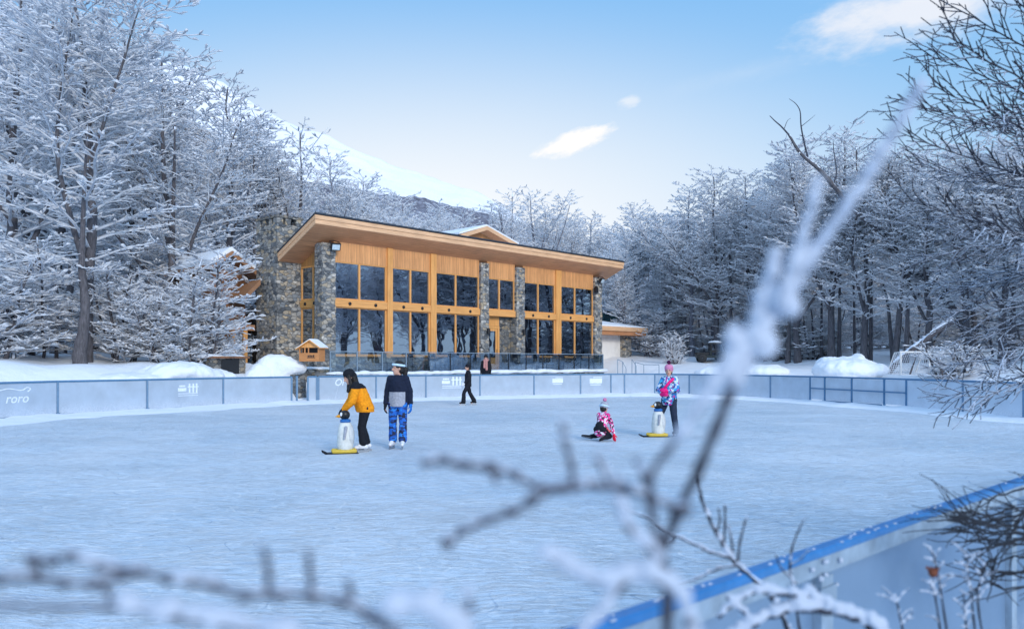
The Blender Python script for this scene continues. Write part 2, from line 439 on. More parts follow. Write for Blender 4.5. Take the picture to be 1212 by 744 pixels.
def catmull(pts, n=6):
    P = [Vector(p) for p in pts]; P = [P[0] * 2 - P[1]] + P + [P[-1] * 2 - P[-2]]; out = []
    for i in range(1, len(P) - 2):
        a, b, c, d = P[i - 1], P[i], P[i + 1], P[i + 2]
        for j in range(n):
            t = j / n
            out.append(.5 * ((2 * b) + (c - a) * t + (2 * a - 5 * b + 4 * c - d) * t * t + (3 * b - a - 3 * c + d) * t ** 3))
    out.append(P[-2]); return out

def lerp(a, b, t): return a + (b - a) * t
def sstep(a, b, x):
    t = np.clip((x - a) / (b - a), 0, 1); return t * t * (3 - 2 * t)

def pieces(name, me, mat, parent, minv=60):
    """one object per loose piece of a melted mesh; crumbs are dropped"""
    n = len(me.vertices); lab = np.arange(n); ed = np.empty(len(me.edges) * 2, dtype=np.int32); me.edges.foreach_get('vertices', ed); ed = ed.reshape(-1, 2)
    while True:
        new = lab.copy(); np.minimum.at(new, ed[:, 0], lab[ed[:, 1]]); np.minimum.at(new, ed[:, 1], lab[ed[:, 0]]); new = new[new]
        if (new == lab).all(): break
        lab = new
    co = np.empty(n * 3, dtype=np.float32); me.vertices.foreach_get('co', co); co = co.reshape(-1, 3)
    polys = np.array([tuple(p.vertices) for p in me.polygons if len(p.vertices) == 4], dtype=np.int32)
    out = []
    for l in np.unique(lab):
        idx = np.where(lab == l)[0]
        if len(idx) < minv: continue
        mp = np.full(n, -1); mp[idx] = np.arange(len(idx)); q = polys[lab[polys[:, 0]] == l]
        out.append(obj(name, fast_mesh(name, co[idx], mp[q], True), mat, parent))
    bpy.data.meshes.remove(me); return out

# ------------------------------------------------------------------ camera, light, sky
cam = bpy.data.cameras.new('camera'); camo = bpy.data.objects.new('camera', cam); COL.objects.link(camo)
camo.location = (0, 0, CAMH); camo.rotation_euler = (R(90), 0, 0)
cam.sensor_width = 36; cam.lens = FPX / 1212 * 36; cam.shift_y = (HY - 372) / 1212
cam.clip_start = .02; cam.clip_end = 3000
cam.dof.use_dof = True; cam.dof.focus_distance = 28; cam.dof.aperture_fstop = 2.5
sc.camera = camo
sc.view_settings.view_transform = 'Standard'; sc.view_settings.look = 'None'; sc.view_settings.exposure = 0

SUN_EL, SUN_AZ = 22, 152      # azimuth clockwise from +Y (the view direction)
sd = bpy.data.lights.new('sun', 'SUN'); sd.energy = 2.1; sd.angle = R(18); sd.color = (1, .93, .84)
so = bpy.data.objects.new('sun', sd); COL.objects.link(so)
dirv = Vector((math.sin(R(SUN_AZ)) * math.cos(R(SUN_EL)), math.cos(R(SUN_AZ)) * math.cos(R(SUN_EL)), math.sin(R(SUN_EL))))
so.rotation_euler = (-dirv).to_track_quat('-Z', 'Y').to_euler()

world = bpy.data.worlds.new('World'); sc.world = world; world.use_nodes = True
nt = world.node_tree; bg = nt.nodes['Background']; bg.inputs['Strength'].default_value = .1
sky = nt.nodes.new('ShaderNodeTexSky'); sky.sky_type = 'NISHITA'; sky.sun_disc = False
sky.sun_elevation = R(SUN_EL); sky.sun_rotation = R(SUN_AZ); sky.altitude = 300; sky.air_density = 1.0; sky.dust_density = .6; sky.ozone_density = 2.0
tc = nt.nodes.new('ShaderNodeTexCoord'); sx = nt.nodes.new('ShaderNodeSeparateXYZ'); L(nt, tc.outputs['Generated'], sx.inputs[0])
X_, Y_, Z_ = sx.outputs
ys = math_(nt, 'MAXIMUM', Y_, .05)
u_ = math_(nt, 'DIVIDE', X_, ys); v_ = math_(nt, 'DIVIDE', Z_, ys)
front = math_(nt, 'GREATER_THAN', Y_, .1)
# pale haze: along the horizon all round, and a broad bright patch ahead
zc = math_(nt, 'MAXIMUM', Z_, 0.0)
hz = math_(nt, 'POWER', math_(nt, 'SUBTRACT', 1.0, zc), 7.0)
gr = math_(nt, 'SQRT', math_(nt, 'ADD', math_(nt, 'POWER', math_(nt, 'DIVIDE', math_(nt, 'ADD', u_, .15), .95), 2.0), math_(nt, 'POWER', math_(nt, 'DIVIDE', math_(nt, 'SUBTRACT', v_, .13), .36), 2.0)))
glow = N(nt, 'ShaderNodeMapRange', interpolation_type='SMOOTHSTEP'); glow.inputs[1].default_value = 1.05; glow.inputs[2].default_value = 0.0; L(nt, gr, glow.inputs[0])
glowf = math_(nt, 'MULTIPLY', glow.outputs[0], front)
col = mixc(nt, 1.0, sky.outputs[0], (SKYGAIN, SKYGAIN, SKYGAIN * 1.0), 'MULTIPLY')
blue = mixc(nt, ramp(nt, zc, [(0, (0, 0, 0)), (.6, (1, 1, 1))]), (4.4, 7.3, 9.8), (1.7, 4.8, 9.6))
col = mixc(nt, .93, col, blue)
col = mixc(nt, math_(nt, 'MULTIPLY', hz, .55), col, (7.6, 8.6, 9.8))
col = mixc(nt, math_(nt, 'MULTIPLY', glowf, 1.0), col, (9.9, 10.0, 10.1))
def cloud(cu, cv, lx, ly, tilt, amt, soft, nsc, seed):
    a = R(tilt)
    du = math_(nt, 'SUBTRACT', u_, cu); dv = math_(nt, 'SUBTRACT', v_, cv)
    p = math_(nt, 'ADD', math_(nt, 'MULTIPLY', du, math.cos(a) / lx), math_(nt, 'MULTIPLY', dv, math.sin(a) / lx))
    q = math_(nt, 'ADD', math_(nt, 'MULTIPLY', du, -math.sin(a) / ly), math_(nt, 'MULTIPLY', dv, math.cos(a) / ly))
    r2 = math_(nt, 'SQRT', math_(nt, 'ADD', math_(nt, 'MULTIPLY', p, p), math_(nt, 'MULTIPLY', q, q)))
    cb = nt.nodes.new('ShaderNodeCombineXYZ'); L(nt, math_(nt, 'MULTIPLY', p, lx), cb.inputs[0]); L(nt, math_(nt, 'MULTIPLY', q, ly * 2.2), cb.inputs[1]); cb.inputs[2].default_value = seed
    n = noise(nt, cb.outputs[0], nsc, 5, .6)
    e = math_(nt, 'ADD', r2, math_(nt, 'MULTIPLY', math_(nt, 'SUBTRACT', n, .5), 1.5))
    mr = N(nt, 'ShaderNodeMapRange', interpolation_type='SMOOTHSTEP'); mr.inputs[1].default_value = 1.0; mr.inputs[2].default_value = soft; mr.inputs[3].default_value = 0; mr.inputs[4].default_value = amt; L(nt, e, mr.inputs[0])
    return math_(nt, 'MULTIPLY', mr.outputs[0], front)
# the unseen sky overhead and behind is brightened to add light to the scene
zb_ = N(nt, 'ShaderNodeMapRange', interpolation_type='SMOOTHSTEP'); zb_.inputs[1].default_value = .46; zb_.inputs[2].default_value = .85; L(nt, Z_, zb_.inputs[0])
rb_ = N(nt, 'ShaderNodeMapRange', interpolation_type='SMOOTHSTEP'); rb_.inputs[1].default_value = .15; rb_.inputs[2].default_value = -.5; L(nt, Y_, rb_.inputs[0])
sky_fill = math_(nt, 'MAXIMUM', zb_.outputs[0], rb_.outputs[0])
col = mixc(nt, math_(nt, 'MULTIPLY', sky_fill, .75), col, (6.4, 9.5, 14.2))
for a in CLOUDS:
    c_ = a[-1]; col = mixc(nt, cloud(*a[:-1]), col, c_)
L(nt, col, bg.inputs['Color'])
# ------------------------------------------------------------------ rink outline and terrain
def ftop(px, py):              # a point of the far boards' top rail (1.15 m high)
    d = .60 * FPX / (py - HY); return ((px - HX) * d / FPX, d)
FAR = [ftop(*p) for p in ((0, 452), (68, 450), (174, 448), (264, 446.2), (345, 445), (377, 444.6), (445, 443.8), (504, 443.3), (568, 442.8), (632, 442.4), (687, 442.0), (723, 441.8), (739, 441.7), (775, 441.7), (816, 442.1), (912, 443.5), (959, 444.5), (1013, 446), (1073, 447.5), (1140, 449.4), (1212, 452))]
NA = Vector((.99, 2.575)); ND = Vector((1.469, 1.369)).normalized()
def near(s): p = NA + ND * s; return (p.x, p.y)
near_end = [(15.6, 16.9), (16.35, 19.4), (16.1, 21.5)]
POLY = [(-20.5, 8), (-18.6, 15), (-16.6, 20.5)] + FAR + near_end[::-1] + [near(18.2), near(12), near(6), near(0), near(-3.2), (-4.5, -3), (-12, -4.5), (-18.5, 0)]
PA = np.array(POLY)

def sdist(x, y):
    x = np.asarray(x, float); y = np.asarray(y, float)
    d2 = np.full(x.shape, 1e18); ins = np.zeros(x.shape, bool)
    n = len(PA)
    for i in range(n):
        ax, ay = PA[i]; bx, by = PA[(i + 1) % n]
        ex, ey = bx - ax, by - ay; t = np.clip(((x - ax) * ex + (y - ay) * ey) / (ex * ex + ey * ey), 0, 1)
        d2 = np.minimum(d2, (x - ax - t * ex) ** 2 + (y - ay - t * ey) ** 2)
        c = ((ay > y) != (by > y)) & (x < (bx - ax) * (y - ay) / (by - ay + 1e-12) + ax); ins ^= c
    d = np.sqrt(d2); return np.where(ins, -d, d)

# building frame: t along the front, w into the building
UX, UY = .685, .729
B0 = Vector((-8.92, 38.1, 0)); BROT = math.atan2(UY, UX)
def BW(t, w, z=0): return Vector((B0.x + UX * t - UY * w, B0.y + UY * t + UX * w, z))
def tpx(px, w=0.0):
    r = (px - HX) / FPX; x0 = B0.x - UY * w; y0 = B0.y + UX * w
    return (r * y0 - x0) / (UX - r * UY)
def bl(x, y):
    dx = np.asarray(x) - B0.x; dy = np.asarray(y) - B0.y
    return dx * UX + dy * UY, -dx * UY + dy * UX

def ground(x, y):
    x = np.asarray(x, float); y = np.asarray(y, float)
    s = sdist(x, y); sp = np.maximum(s, 0)
    wl = sstep(-6.5, -10.5, x) * sstep(4, 14, y)
    wf = sstep(-4, 6, y - x * .9 - 1.5)      # the near side stays low
    left = 1.42 * sstep(.5, 4.5, sp) + .055 * np.minimum(sp, 40)
    right = .22 * sstep(.1, 1.2, sp) + .095 * np.minimum(sp, 26) + .02 * np.clip(sp - 26, 0, 60)
    nearz = .04 * sstep(0, .5, sp) + .02 * np.minimum(sp, 10)
    z = nearz * (1 - wf) + wf * (left * wl + right * (1 - wl))
    z = z + .55 * np.exp(-(((x + 11.6) / 3.0) ** 2 + ((y - 33.0 + (x + 11.6) * -1.0) / 1.5) ** 2)) * sstep(.4, 1.5, sp)
    z = z + sstep(.6, 3, sp) * (.10 * np.sin(x * .9 + 1.3 * np.sin(y * .35)) * np.cos(y * .6 + x * .2) + .05 * np.sin(x * 2.3 + y * 1.1))
    t, w = bl(x, y)
    blk = sstep(-3.5, -2.0, t) * sstep(25.5, 24, t) * sstep(-4.6, -3.4, w) * sstep(13, 11, w)
    z = z * (1 - blk) + blk * np.minimum(z, .9)
    # climb to the hillside behind
    far = np.sqrt(x * x + y * y)
    z = z + sstep(75, 160, far) * 6.0 * sstep(20, -40, x) * sstep(0, 40, y)
    return np.where(s < -.35, -.06, z)
def gz(x, y): return float(ground(np.array([x]), np.array([y]))[0])

def grid(xs, ys, zf):
    X, Y = np.meshgrid(xs, ys); Z = zf(X, Y)
    V = np.stack([X, Y, Z], -1).reshape(-1, 3); nx = len(xs); i = np.arange(len(ys) - 1)[:, None] * nx + np.arange(nx - 1)[None]
    return V, np.stack([i, i + 1, i + nx + 1, i + nx], -1).reshape(-1, 4)
def axis(lo, hi, step, far, k):
    mid = np.arange(lo, hi + 1e-6, step); g = np.geomspace(step * 1.5, far, k)
    return np.concatenate([lo - g[::-1], mid, hi + g])
V, Q = grid(axis(-26, 30, .4, 1500, 26), axis(-6, 70, .4, 1500, 26), ground)
o = obj('snow_ground', fast_mesh('snow_ground', V, Q, True), M['snow']); tag(o, kind='structure')

me = bpy.data.meshes.new('ice'); me.from_pydata([(x, y, 0) for x, y in POLY], [], [tuple(range(len(POLY)))]); me.update()
o = obj('ice_rink', me, M['ice']); tag(o, kind='structure')
if me.polygons[0].normal.z < 0: me.flip_normals()

# low snow bank ploughed against the foot of the far boards, ice side
path = [(-18.6, 15), (-16.6, 20.5)] + FAR + near_end[::-1][:1]
cl = catmull([(x, y, 0) for x, y in path], 14)
rng = random.Random(5)
from mathutils import noise as mnoise
mb = MB(); prof_n = 9
for i, p in enumerate(cl):
    t = (cl[min(i + 1, len(cl) - 1)] - cl[max(i - 1, 0)]); t.z = 0; t.normalize(); nrm = Vector((t.y, -t.x, 0))   # points to the ice
    wdt = 1.15 + .45 * mnoise.noise(p * .6); hgt = .13 + .07 * mnoise.noise(p * 1.1 + Vector((5, 0, 0)))
    if p.x < -10: wdt *= 1.5; hgt *= .7
    for j in range(prof_n):
        f = j / (prof_n - 1); wob = .03 * mnoise.noise(Vector((p.x * 2.5, p.y * 2.5, f * 5)))
        mb.v.append(tuple(p + nrm * (-.25 + f * (wdt + .25)) + Vector((0, 0, hgt * (1 - f ** 1.4) + wob * (1 - f) + .006 - .02 * (f == 1)))))
k = prof_n
mb.f = [(i * k + j, i * k + j + 1, (i + 1) * k + j + 1, (i + 1) * k + j) for i in range(len(cl) - 1) for j in range(k - 1)]; mb.m = [0] * len(mb.f)
o = mb.build('snow_bank', M['snow'], None, True); tag(o, kind='structure')

# ------------------------------------------------------------------ mountain and wooded spur
def prof(pts, x): return np.interp(x, [p[0] for p in pts], [p[1] for p in pts])
from mathutils import noise as mno
def fbm(X, Y, sc, o=5):
    return np.array([mno.fractal(Vector((a * sc, b * sc, 3.3)), .9, 2.1, o) for a, b in zip(X.ravel(), Y.ravel())]).reshape(X.shape)
RIDGE = [(-700, -330), (-300, -140), (-60, -12), (0, 22), (120, 45), (230, 82), (300, 122), (350, 147), (400, 167), (470, 196), (560, 226), (600, 246), (660, 285), (760, 350), (900, 425), (1300, 432)]
DM = 420.0
def mountain_z(X, Y):
    px = X / DM * FPX + HX
    H = CAMH + (HY - prof(RIDGE, px)) * DM / FPX
    f = np.clip((Y - 170) / (DM - 170), 0, 1.0); back = np.clip((Y - DM) / 300, 0, 1)
    z = H * (f ** 1.05) * (1 - back * .5) + fbm(X, Y, .012) * 9 * f * (1 - f) * 2.2 + fbm(X, Y, .045, 4) * 2.2 * f + fbm(X, Y, .16, 3) * .7 * sstep(0, .3, f)
    return np.where(Y < 171, -3, z)
V, Q = grid(np.linspace(-640, 330, 210), np.concatenate([np.linspace(170, DM, 90), np.linspace(DM + 8, 720, 16)]), mountain_z)
m, nt, b = newmat('mountain_snow_rock')
g = nt.nodes.new('ShaderNodeNewGeometry'); sx = nt.nodes.new('ShaderNodeSeparateXYZ'); L(nt, g.outputs['Normal'], sx.inputs[0]); sp = nt.nodes.new('ShaderNodeSeparateXYZ'); L(nt, g.outputs['Position'], sp.inputs[0])
n1 = noise(nt, worldco(nt), .11, 7, .7); n2 = noise(nt, worldco(nt), .02, 4, .6)
steep = math_(nt, 'ADD', sx.outputs[2], math_(nt, 'MULTIPLY', math_(nt, 'SUBTRACT', n1, .5), .5))
rock = ramp(nt, n1, [(.30, (1, 1, 1)), (.36, (0, 0, 0))])
c = mixc(nt, math_(nt, 'MULTIPLY', rock, .6), (.80, .80, .84), (.50, .52, .58))
wood = math_(nt, 'SUBTRACT', 1.0, math_(nt, 'DIVIDE', sp.outputs[2], 62.0), clamp=True)
wm = ramp(nt, math_(nt, 'ADD', wood, math_(nt, 'MULTIPLY', math_(nt, 'SUBTRACT', n2, .5), .5)), [(.42, (0, 0, 0)), (.58, (1, 1, 1))])
n3 = noise(nt, worldco(nt, (1, 1, .25)), .5, 5, .75)
c = mixc(nt, wm, c, ramp(nt, n3, [(.35, (.14, .13, .17)), (.65, (.50, .54, .66))]))
L(nt, c, b.inputs['Base Color']); b.inputs['Roughness'].default_value = .9; b.inputs['Specular IOR Level'].default_value = .1
bump(nt, b, n1, .4, 3)
b.inputs['Emission Color'].default_value = (.92, .94, 1, 1); b.inputs['Emission Strength'].default_value = .08  # faint glow stands in for the haze before the mountain
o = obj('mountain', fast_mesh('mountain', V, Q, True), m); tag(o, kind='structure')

SP = [(-600, 60), (-200, 120), (100, 180), (300, 206), (400, 218), (450, 228), (500, 236), (560, 249), (610, 264), (680, 284), (760, 318), (860, 330), (1000, 335), (1300, 320), (1600, 330)]
DS = 190.0
def spur_z(X, Y):
    px = X / DS * FPX + HX
    H = CAMH + (HY - prof(SP, px)) * DS / FPX
    f = np.clip((Y - 92) / (DS - 92), 0, 1); back = np.clip((Y - DS) / 60, 0, 1)
    z = H * f ** 1.1 * (1 - back * .8) + fbm(X, Y, .05) * 2.0 * f * (1 - f * .6) + (fbm(X, Y, .55, 4)) * .7 * f
    return np.where(Y < 92.5, -3, z)
V, Q = grid(np.linspace(-260, 190, 400), np.concatenate([np.linspace(92, DS, 110), np.linspace(DS + 2, 255, 14)]), spur_z)
m, nt, b = newmat('winter_wood_hillside')
n3 = noise(nt, worldco(nt, (1, 1, .35)), 1.1, 6, .75); n4 = noise(nt, worldco(nt), .07, 4, .6)
f_ = math_(nt, 'ADD', n3, math_(nt, 'MULTIPLY', math_(nt, 'SUBTRACT', n4, .5), .5))
L(nt, ramp(nt, f_, [(.32, (.10, .10, .13)), (.5, (.20, .20, .25)), (.68, (.46, .50, .60))]), b.inputs['Base Color']); b.inputs['Roughness'].default_value = .95; b.inputs['Specular IOR Level'].default_value = .05
bump(nt, b, n3, .8, 1.2)
b.inputs['Emission Color'].default_value = (.62, .76, 1, 1); b.inputs['Emission Strength'].default_value = .05  # haze over the hill painted in: faint glow and lifted colours
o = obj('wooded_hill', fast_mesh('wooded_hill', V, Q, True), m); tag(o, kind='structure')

# ------------------------------------------------------------------ rink boards
def text_mesh(body, size, shear=0, extr=.004, bold=0):
    cu = bpy.data.curves.new('txt', 'FONT'); cu.body = body; cu.size = size; cu.shear = shear; cu.extrude = extr; cu.offset = bold; cu.align_x = 'CENTER'; cu.resolution_u = 3
    o = bpy.data.objects.new('txt', cu); COL.objects.link(o); dg = bpy.context.evaluated_depsgraph_get(); dg.update()
    me = bpy.data.meshes.new_from_object(o.evaluated_get(dg)); bpy.data.objects.remove(o); bpy.data.curves.remove(cu)
    me.name = 'text'; me.materials.clear(); return me

def board_run(name, label, cat, pts, logos={}, rail='railblue', h=1.15, post='postblue', foot=.05, wide=.035, railr=.035, panelmat='panel', group=None, zb=None):
    root = thing(name, label, cat, (pts[0][0], pts[0][1], 0), 0, group); o0 = Vector((pts[0][0], pts[0][1], 0))
    P = [Vector((x, y, 0)) - o0 for x, y in pts]
    # top rail
    mb = MB(); mb.tube([p + Vector((0, 0, h - railr)) for p in P], railr, 8); mb.build('top_rail', M[rail], root)
    for i, p in enumerate(P):
        t = (P[min(i + 1, len(P) - 1)] - P[max(i - 1, 0)]).normalized(); a = math.atan2(t.y, t.x)
        mb = MB(); mb.box(p + Vector((0, 0, (h - railr) / 2)), (wide * 2, wide * 1.6, h - railr), Matrix.Rotation(a, 3, 'Z')); mb.box(p + Vector((0, 0, .06)), (wide * 3.4, wide * 3.0, .10), Matrix.Rotation(a, 3, 'Z')); mb.build('post', M[post], root)
        if i + 1 < len(P):
            q = P[i + 1]; e = (q - p); ln = e.length; a2 = math.atan2(e.y, e.x); mid = (p + q) / 2
            mb = MB(); mb.box(mid + Vector((0, 0, (foot + h - railr * 2) / 2)), (ln - wide * 2 - .01, .012, h - railr * 2 - foot), Matrix.Rotation(a2, 3, 'Z'))
            pn = mb.build('panel', M[panelmat], root)
            mb = MB(); mb.box(mid + Vector((0, 0, .045)), (ln - wide * 2 - .02, .03, .05), Matrix.Rotation(a2, 3, 'Z')); mb.build('bottom_rail', M[post], root)
            for (kind, off, zz, size) in logos.get(i, ()):
                nrm = Vector((e.y, -e.x, 0)).normalized()
                base = mid + e * off + nrm * .012 + Vector((0, 0, zz))
                if kind[0] == 't':
                    lo = obj('printed_logo', text_mesh(kind[1:], size, .25, .002, .004), M['logo'], pn)
                    lo.rotation_euler = (R(90), 0, a2); lo.location = base
                else:
                    lm = MB(); s = size
                    if kind == 'bar':
                        lm.bb(-.62 * s, -.05 * s, -.002, .002, .0, .20 * s); lm.bb(-.55 * s, -.12 * s, -.003, .0, .26 * s, .36 * s)
                        for xx in (.12, .38, .62): lm.bb(xx * s, (xx + .11) * s, -.002, .002, -.1 * s, .45 * s)
                        lm.bb(.05 * s, .8 * s, -.003, .003, .22 * s, .29 * s)
                        for k_ in range(2): lm.bb(-.6 * s, .75 * s, -.003, .003, (-.16 - .12 * k_) * s, (-.12 - .12 * k_) * s)
                    elif kind == 'swoosh':
                        lm.tube(catmull([(-.9 * s, 0, .05 * s), (-.4 * s, 0, .12 * s), (.25 * s, 0, .02 * s), (.55 * s, 0, .16 * s), (.75 * s, 0, .08 * s), (.6 * s, 0, -.06 * s)], 6), .018, 6)
                    elif kind == 'block':
                        lm.bb(-.5 * s, .5 * s, -.002, .002, 0, .34 * s); lm.bb(-.45 * s, .4 * s, -.003, .003, -.14 * s, -.08 * s); lm.bb(-.2 * s, .5 * s, -.003, .003, .4 * s, .46 * s)
                    lo = lm.build('printed_logo', M['logo'], pn); lo.rotation_euler = (0, 0, a2); lo.location = base
    return root
left_pts = [(-18.9, 14.0), (-17.9, 17.4), (-16.6, 20.6)] + [FAR[1], FAR[2], FAR[3], FAR[4]]
board_run('rink_fence', 'long white panel rink fence on the left before the crooked trunk and snow mound', 'fence', left_pts,
          {2: [('troro', .24, .50, .40), ('swoosh', .24, .86, .6)], 4: [('bar', .0, .66, .62)]})
mid_pts = FAR[5:12]
board_run('rink_fence', 'white panel rink fence below the glazed terrace of the lodge', 'fence', mid_pts,
          {0: [('tQi', -.16, .72, .42)], 2: [('bar', -.05, .72, .72)], 4: [('block', 0, .70, .6)], 5: [('block', .0, .66, .7)]})
board_run('rink_gate', 'narrow closed white panel gate between paired posts under the annex corner', 'gate', [FAR[11], FAR[12]])
right_pts = FAR[12:17]
board_run('rink_fence', 'white panel rink fence curving past the woman in the pink bobble hat', 'fence', right_pts)
board_run('rink_fence', 'white panel rink fence at far right under the drooping dark branches', 'fence', FAR[18:21] + near_end[::-1])
# the paired post and the open leaf of the gap by the stone wall
def leaf(name, label, a, b_, cat='gate'):
    return board_run(name, label, cat, [a, b_])
ga = Vector(FAR[4]); gb = Vector(FAR[5])
leaf('rink_gate', 'open white panel gate leaf right of the gap before the stone pillar', tuple(ga + (gb - ga) * .60), tuple(ga + (gb - ga) * .93))
pz = thing('gate_post', 'slim blue-grey post closing the left fence run at the stone gap', 'post', (ga.x, ga.y, 0)); e = (gb - ga).normalized()
mb = MB(); mb.box((e.x * .24, e.y * .24, .57), (.07, .07, 1.14), Matrix.Rotation(math.atan2(e.y, e.x), 3, 'Z')); mb.build('upright', M['postblue'], pz); mb = MB(); mb.bb(e.x * .24 - .05, e.x * .24 + .05, e.y * .24 - .05, e.y * .24 + .05, 1.142, 1.16); mb.build('cap', M['railblue'], pz)

# service gate of the right-hand boards: frame with a mid rail and a lower leaf frame
g0, g1 = Vector(FAR[16]), Vector(FAR[18]); e = (g1 - g0); ln = e.length; a = math.atan2(e.y, e.x)
gt = thing('service_gate', 'wide framed double gate in the right boards with mid rail and lower frame', 'gate', (g0.x, g0.y, 0), a)
def gx(px): return ln * (px - 959) / (1073 - 959)
mb = MB(); mb.tube([(0, 0, 1.115), (ln, 0, 1.115)], .035, 8); mb.build('top_rail', M['railblue'], gt)
for px in (959, 979, 1013, 1050, 1073):
    mb = MB(); mb.box((gx(px), 0, .54), (.075, .06, 1.08)); mb.build('post', M['railblue'], gt)
mb = MB(); mb.box((ln / 2, -.045, .62), (ln - .06, .028, .05)); mb.build('mid_rail', M['railblue'], gt)
mb = MB(); mb.box(((gx(979) + gx(1050)) / 2, -.12, .13), (gx(1050) - gx(979), .035, .05)); mb.build('lower_rail', M['postblue'], gt)
for p0, p1 in ((959, 979), (979, 1013), (1013, 1050), (1050, 1073)):
    mb = MB(); mb.bb(gx(p0) + .045, gx(p1) - .045, -.006, .006, .16, 1.07); mb.build('panel', M['panel'], gt)

# near boards: blue cap rail, galvanised rail, posts, tall panels
nf = thing('near_rink_fence', 'close rink fence with bright blue cap rail and bluish panels, lower right corner', 'fence', (NA.x, NA.y, 0), math.atan2(ND.y, ND.x))
ps = [-2.75, -.92, .0, 2.0, 4.0, 6.0, 8.0, 10.0, 12.0, 14.0, 16.0, 18.2]
mb = MB(); n = 60
for i in range(n):
    x0 = -2.9 + 21.2 * i / n
mb.prism([(-.020, 1.122), (.020, 1.122), (.024, 1.127), (.024, 1.143), (.018, 1.150), (-.018, 1.150), (-.024, 1.143), (-.024, 1.127)], 'x', -2.9, 18.3); cap = mb.build('cap_rail', M['nearblue'], nf)
mb = MB(); mb.bb(-2.9, 18.3, -.018, .018, 1.065, 1.121); mb.build('top_rail', M['galv'], nf)
for x in ps:
    mb = MB(); mb.bb(x - .04, x + .04, -.034, .034, 0, 1.064); mb.build('post', M['galv'], nf)
    mb = MB(); mb.bb(x - .055, x + .055, -.040, -.035, .96, 1.03); mb.bb(x - .008, x + .008, -.048, -.0401, .985, 1.0); mb.build('bracket', M['steel'], nf)
for x0, x1 in zip(ps, ps[1:]):
    mb = MB(); mb.bb(x0 + .044, x1 - .044, -.006, .006, .1, 1.064); mb.build('panel', M['nearpanel'], nf)
    mb = MB(); mb.bb(x0 + .034, x1 - .034, -.02, .02, .04, .098); mb.build('bottom_rail', M['galv'], nf)
# frost crust lying in patches on the cap rail
rng = random.Random(3); mb = MB()
for i in range(46):
    x = rng.uniform(-1.2, 1.1) if i < 34 else rng.uniform(1, 6); ellipsoid(mb, (x, rng.uniform(-.02, .018), 1.15), (rng.uniform(.004, .015), rng.uniform(.003, .008), rng.uniform(.002, .005)), None, 8)
for i in range(6):
    x = rng.gauss(-.02, .08); ellipsoid(mb, (x, -.028, rng.uniform(1.02, 1.11)), (rng.uniform(.008, .018), .008, rng.uniform(.006, .012)), None, 8)
tag(mb.build('frost_crust', M['branchsnow'], nf, True), kind='stuff')
# ------------------------------------------------------------------ the lodge (t along the front, w inward)
TZ = 1.25
lodge = thing('mountain_lodge', 'timber and stone lodge with tall glazed front, slanting eaves roof and stone chimney', 'building', tuple(B0), BROT)
def part(name, mb, mat, parent=lodge, **k): return mb.build(name, mat, parent, **k)
TL = tpx(704)                       # last column
SO, OVH, SL = 8.08, 1.15, .45       # soffit height at the eave, overhang, slope
def zs(w): return SO - SL * (w + OVH)
cols = {'a': (tpx(378.3), tpx(394.9)), 'b': (tpx(567), tpx(576.3)), 'c': (tpx(609), tpx(618.7)), 'd': (tpx(701.8), tpx(710.2))}
dep = {'a': .62, 'b': .5, 'c': .5, 'd': .55}
for k, (a, b_) in cols.items():
    mb = MB(); nz = 26
    # slightly uneven masonry shaft
    for i in range(nz):
        z0 = -.3 + (zs(.25) + .3 - .02) * i / nz; z1 = -.3 + (zs(.25) + .3 - .02) * (i + 1) / nz; r = random.Random(i * 7 + ord(k)); q = lambda: r.uniform(-.022, .022)
        mb.bb(a + q(), b_ + q(), -.18 + q() * .8, dep[k] - .18, z0, z1 - .004 * 0)
    part('stone_column', mb, M['stone'])
posts = [(457.5, 463.5), (508.8, 515.2), (657, 663)]
for a, b_ in posts:
    mb = MB(); mb.bb(tpx(a), tpx(b_), -.12, .14, TZ + .7, zs(0) + .02); part('timber_post', mb, M['timber'], bevel=.008)
BZ0, BZ1, WB, WT = 4.42, 4.78, 2.06, 6.62
bays = [(394.9, 457.5, 425.5), (463.5, 508.8, 486), (515.2, 567, 539.5), (576.3, 609, 591), (618.7, 657, 637), (663, 701.8, 680.5)]
def bay_window(x0, x1, xm, z0, z1, y=.05, parent=lodge):
    fr = .07
    mb = MB(); mb.bb(x0, x0 + fr, y - .05, y + .05, z0, z1); mb.bb(x1 - fr, x1, y - .05, y + .05, z0, z1); mb.bb(x0 + fr + .001, x1 - fr - .001, y - .048, y + .048, z0, z0 + fr); mb.bb(x0 + fr + .001, x1 - fr - .001, y - .048, y + .048, z1 - fr * .7, z1)
    w = part('window', mb, M['timber'], parent)
    mb = MB(); mb.bb(xm - .05, xm + .05, y - .055, y + .045, z0 + fr + .002, z1 - fr * .7 - .002); mb.build('mullion', M['timber'], w)
    for a, b_ in ((x0 + fr, xm - .05), (xm + .05, x1 - fr)):
        mb = MB(); mb.bb(a + .002, b_ - .002, y - .006, y + .006, z0 + fr + .002, z1 - fr * .7 - .002); mb.build('pane', M['glass'], w)
    return w
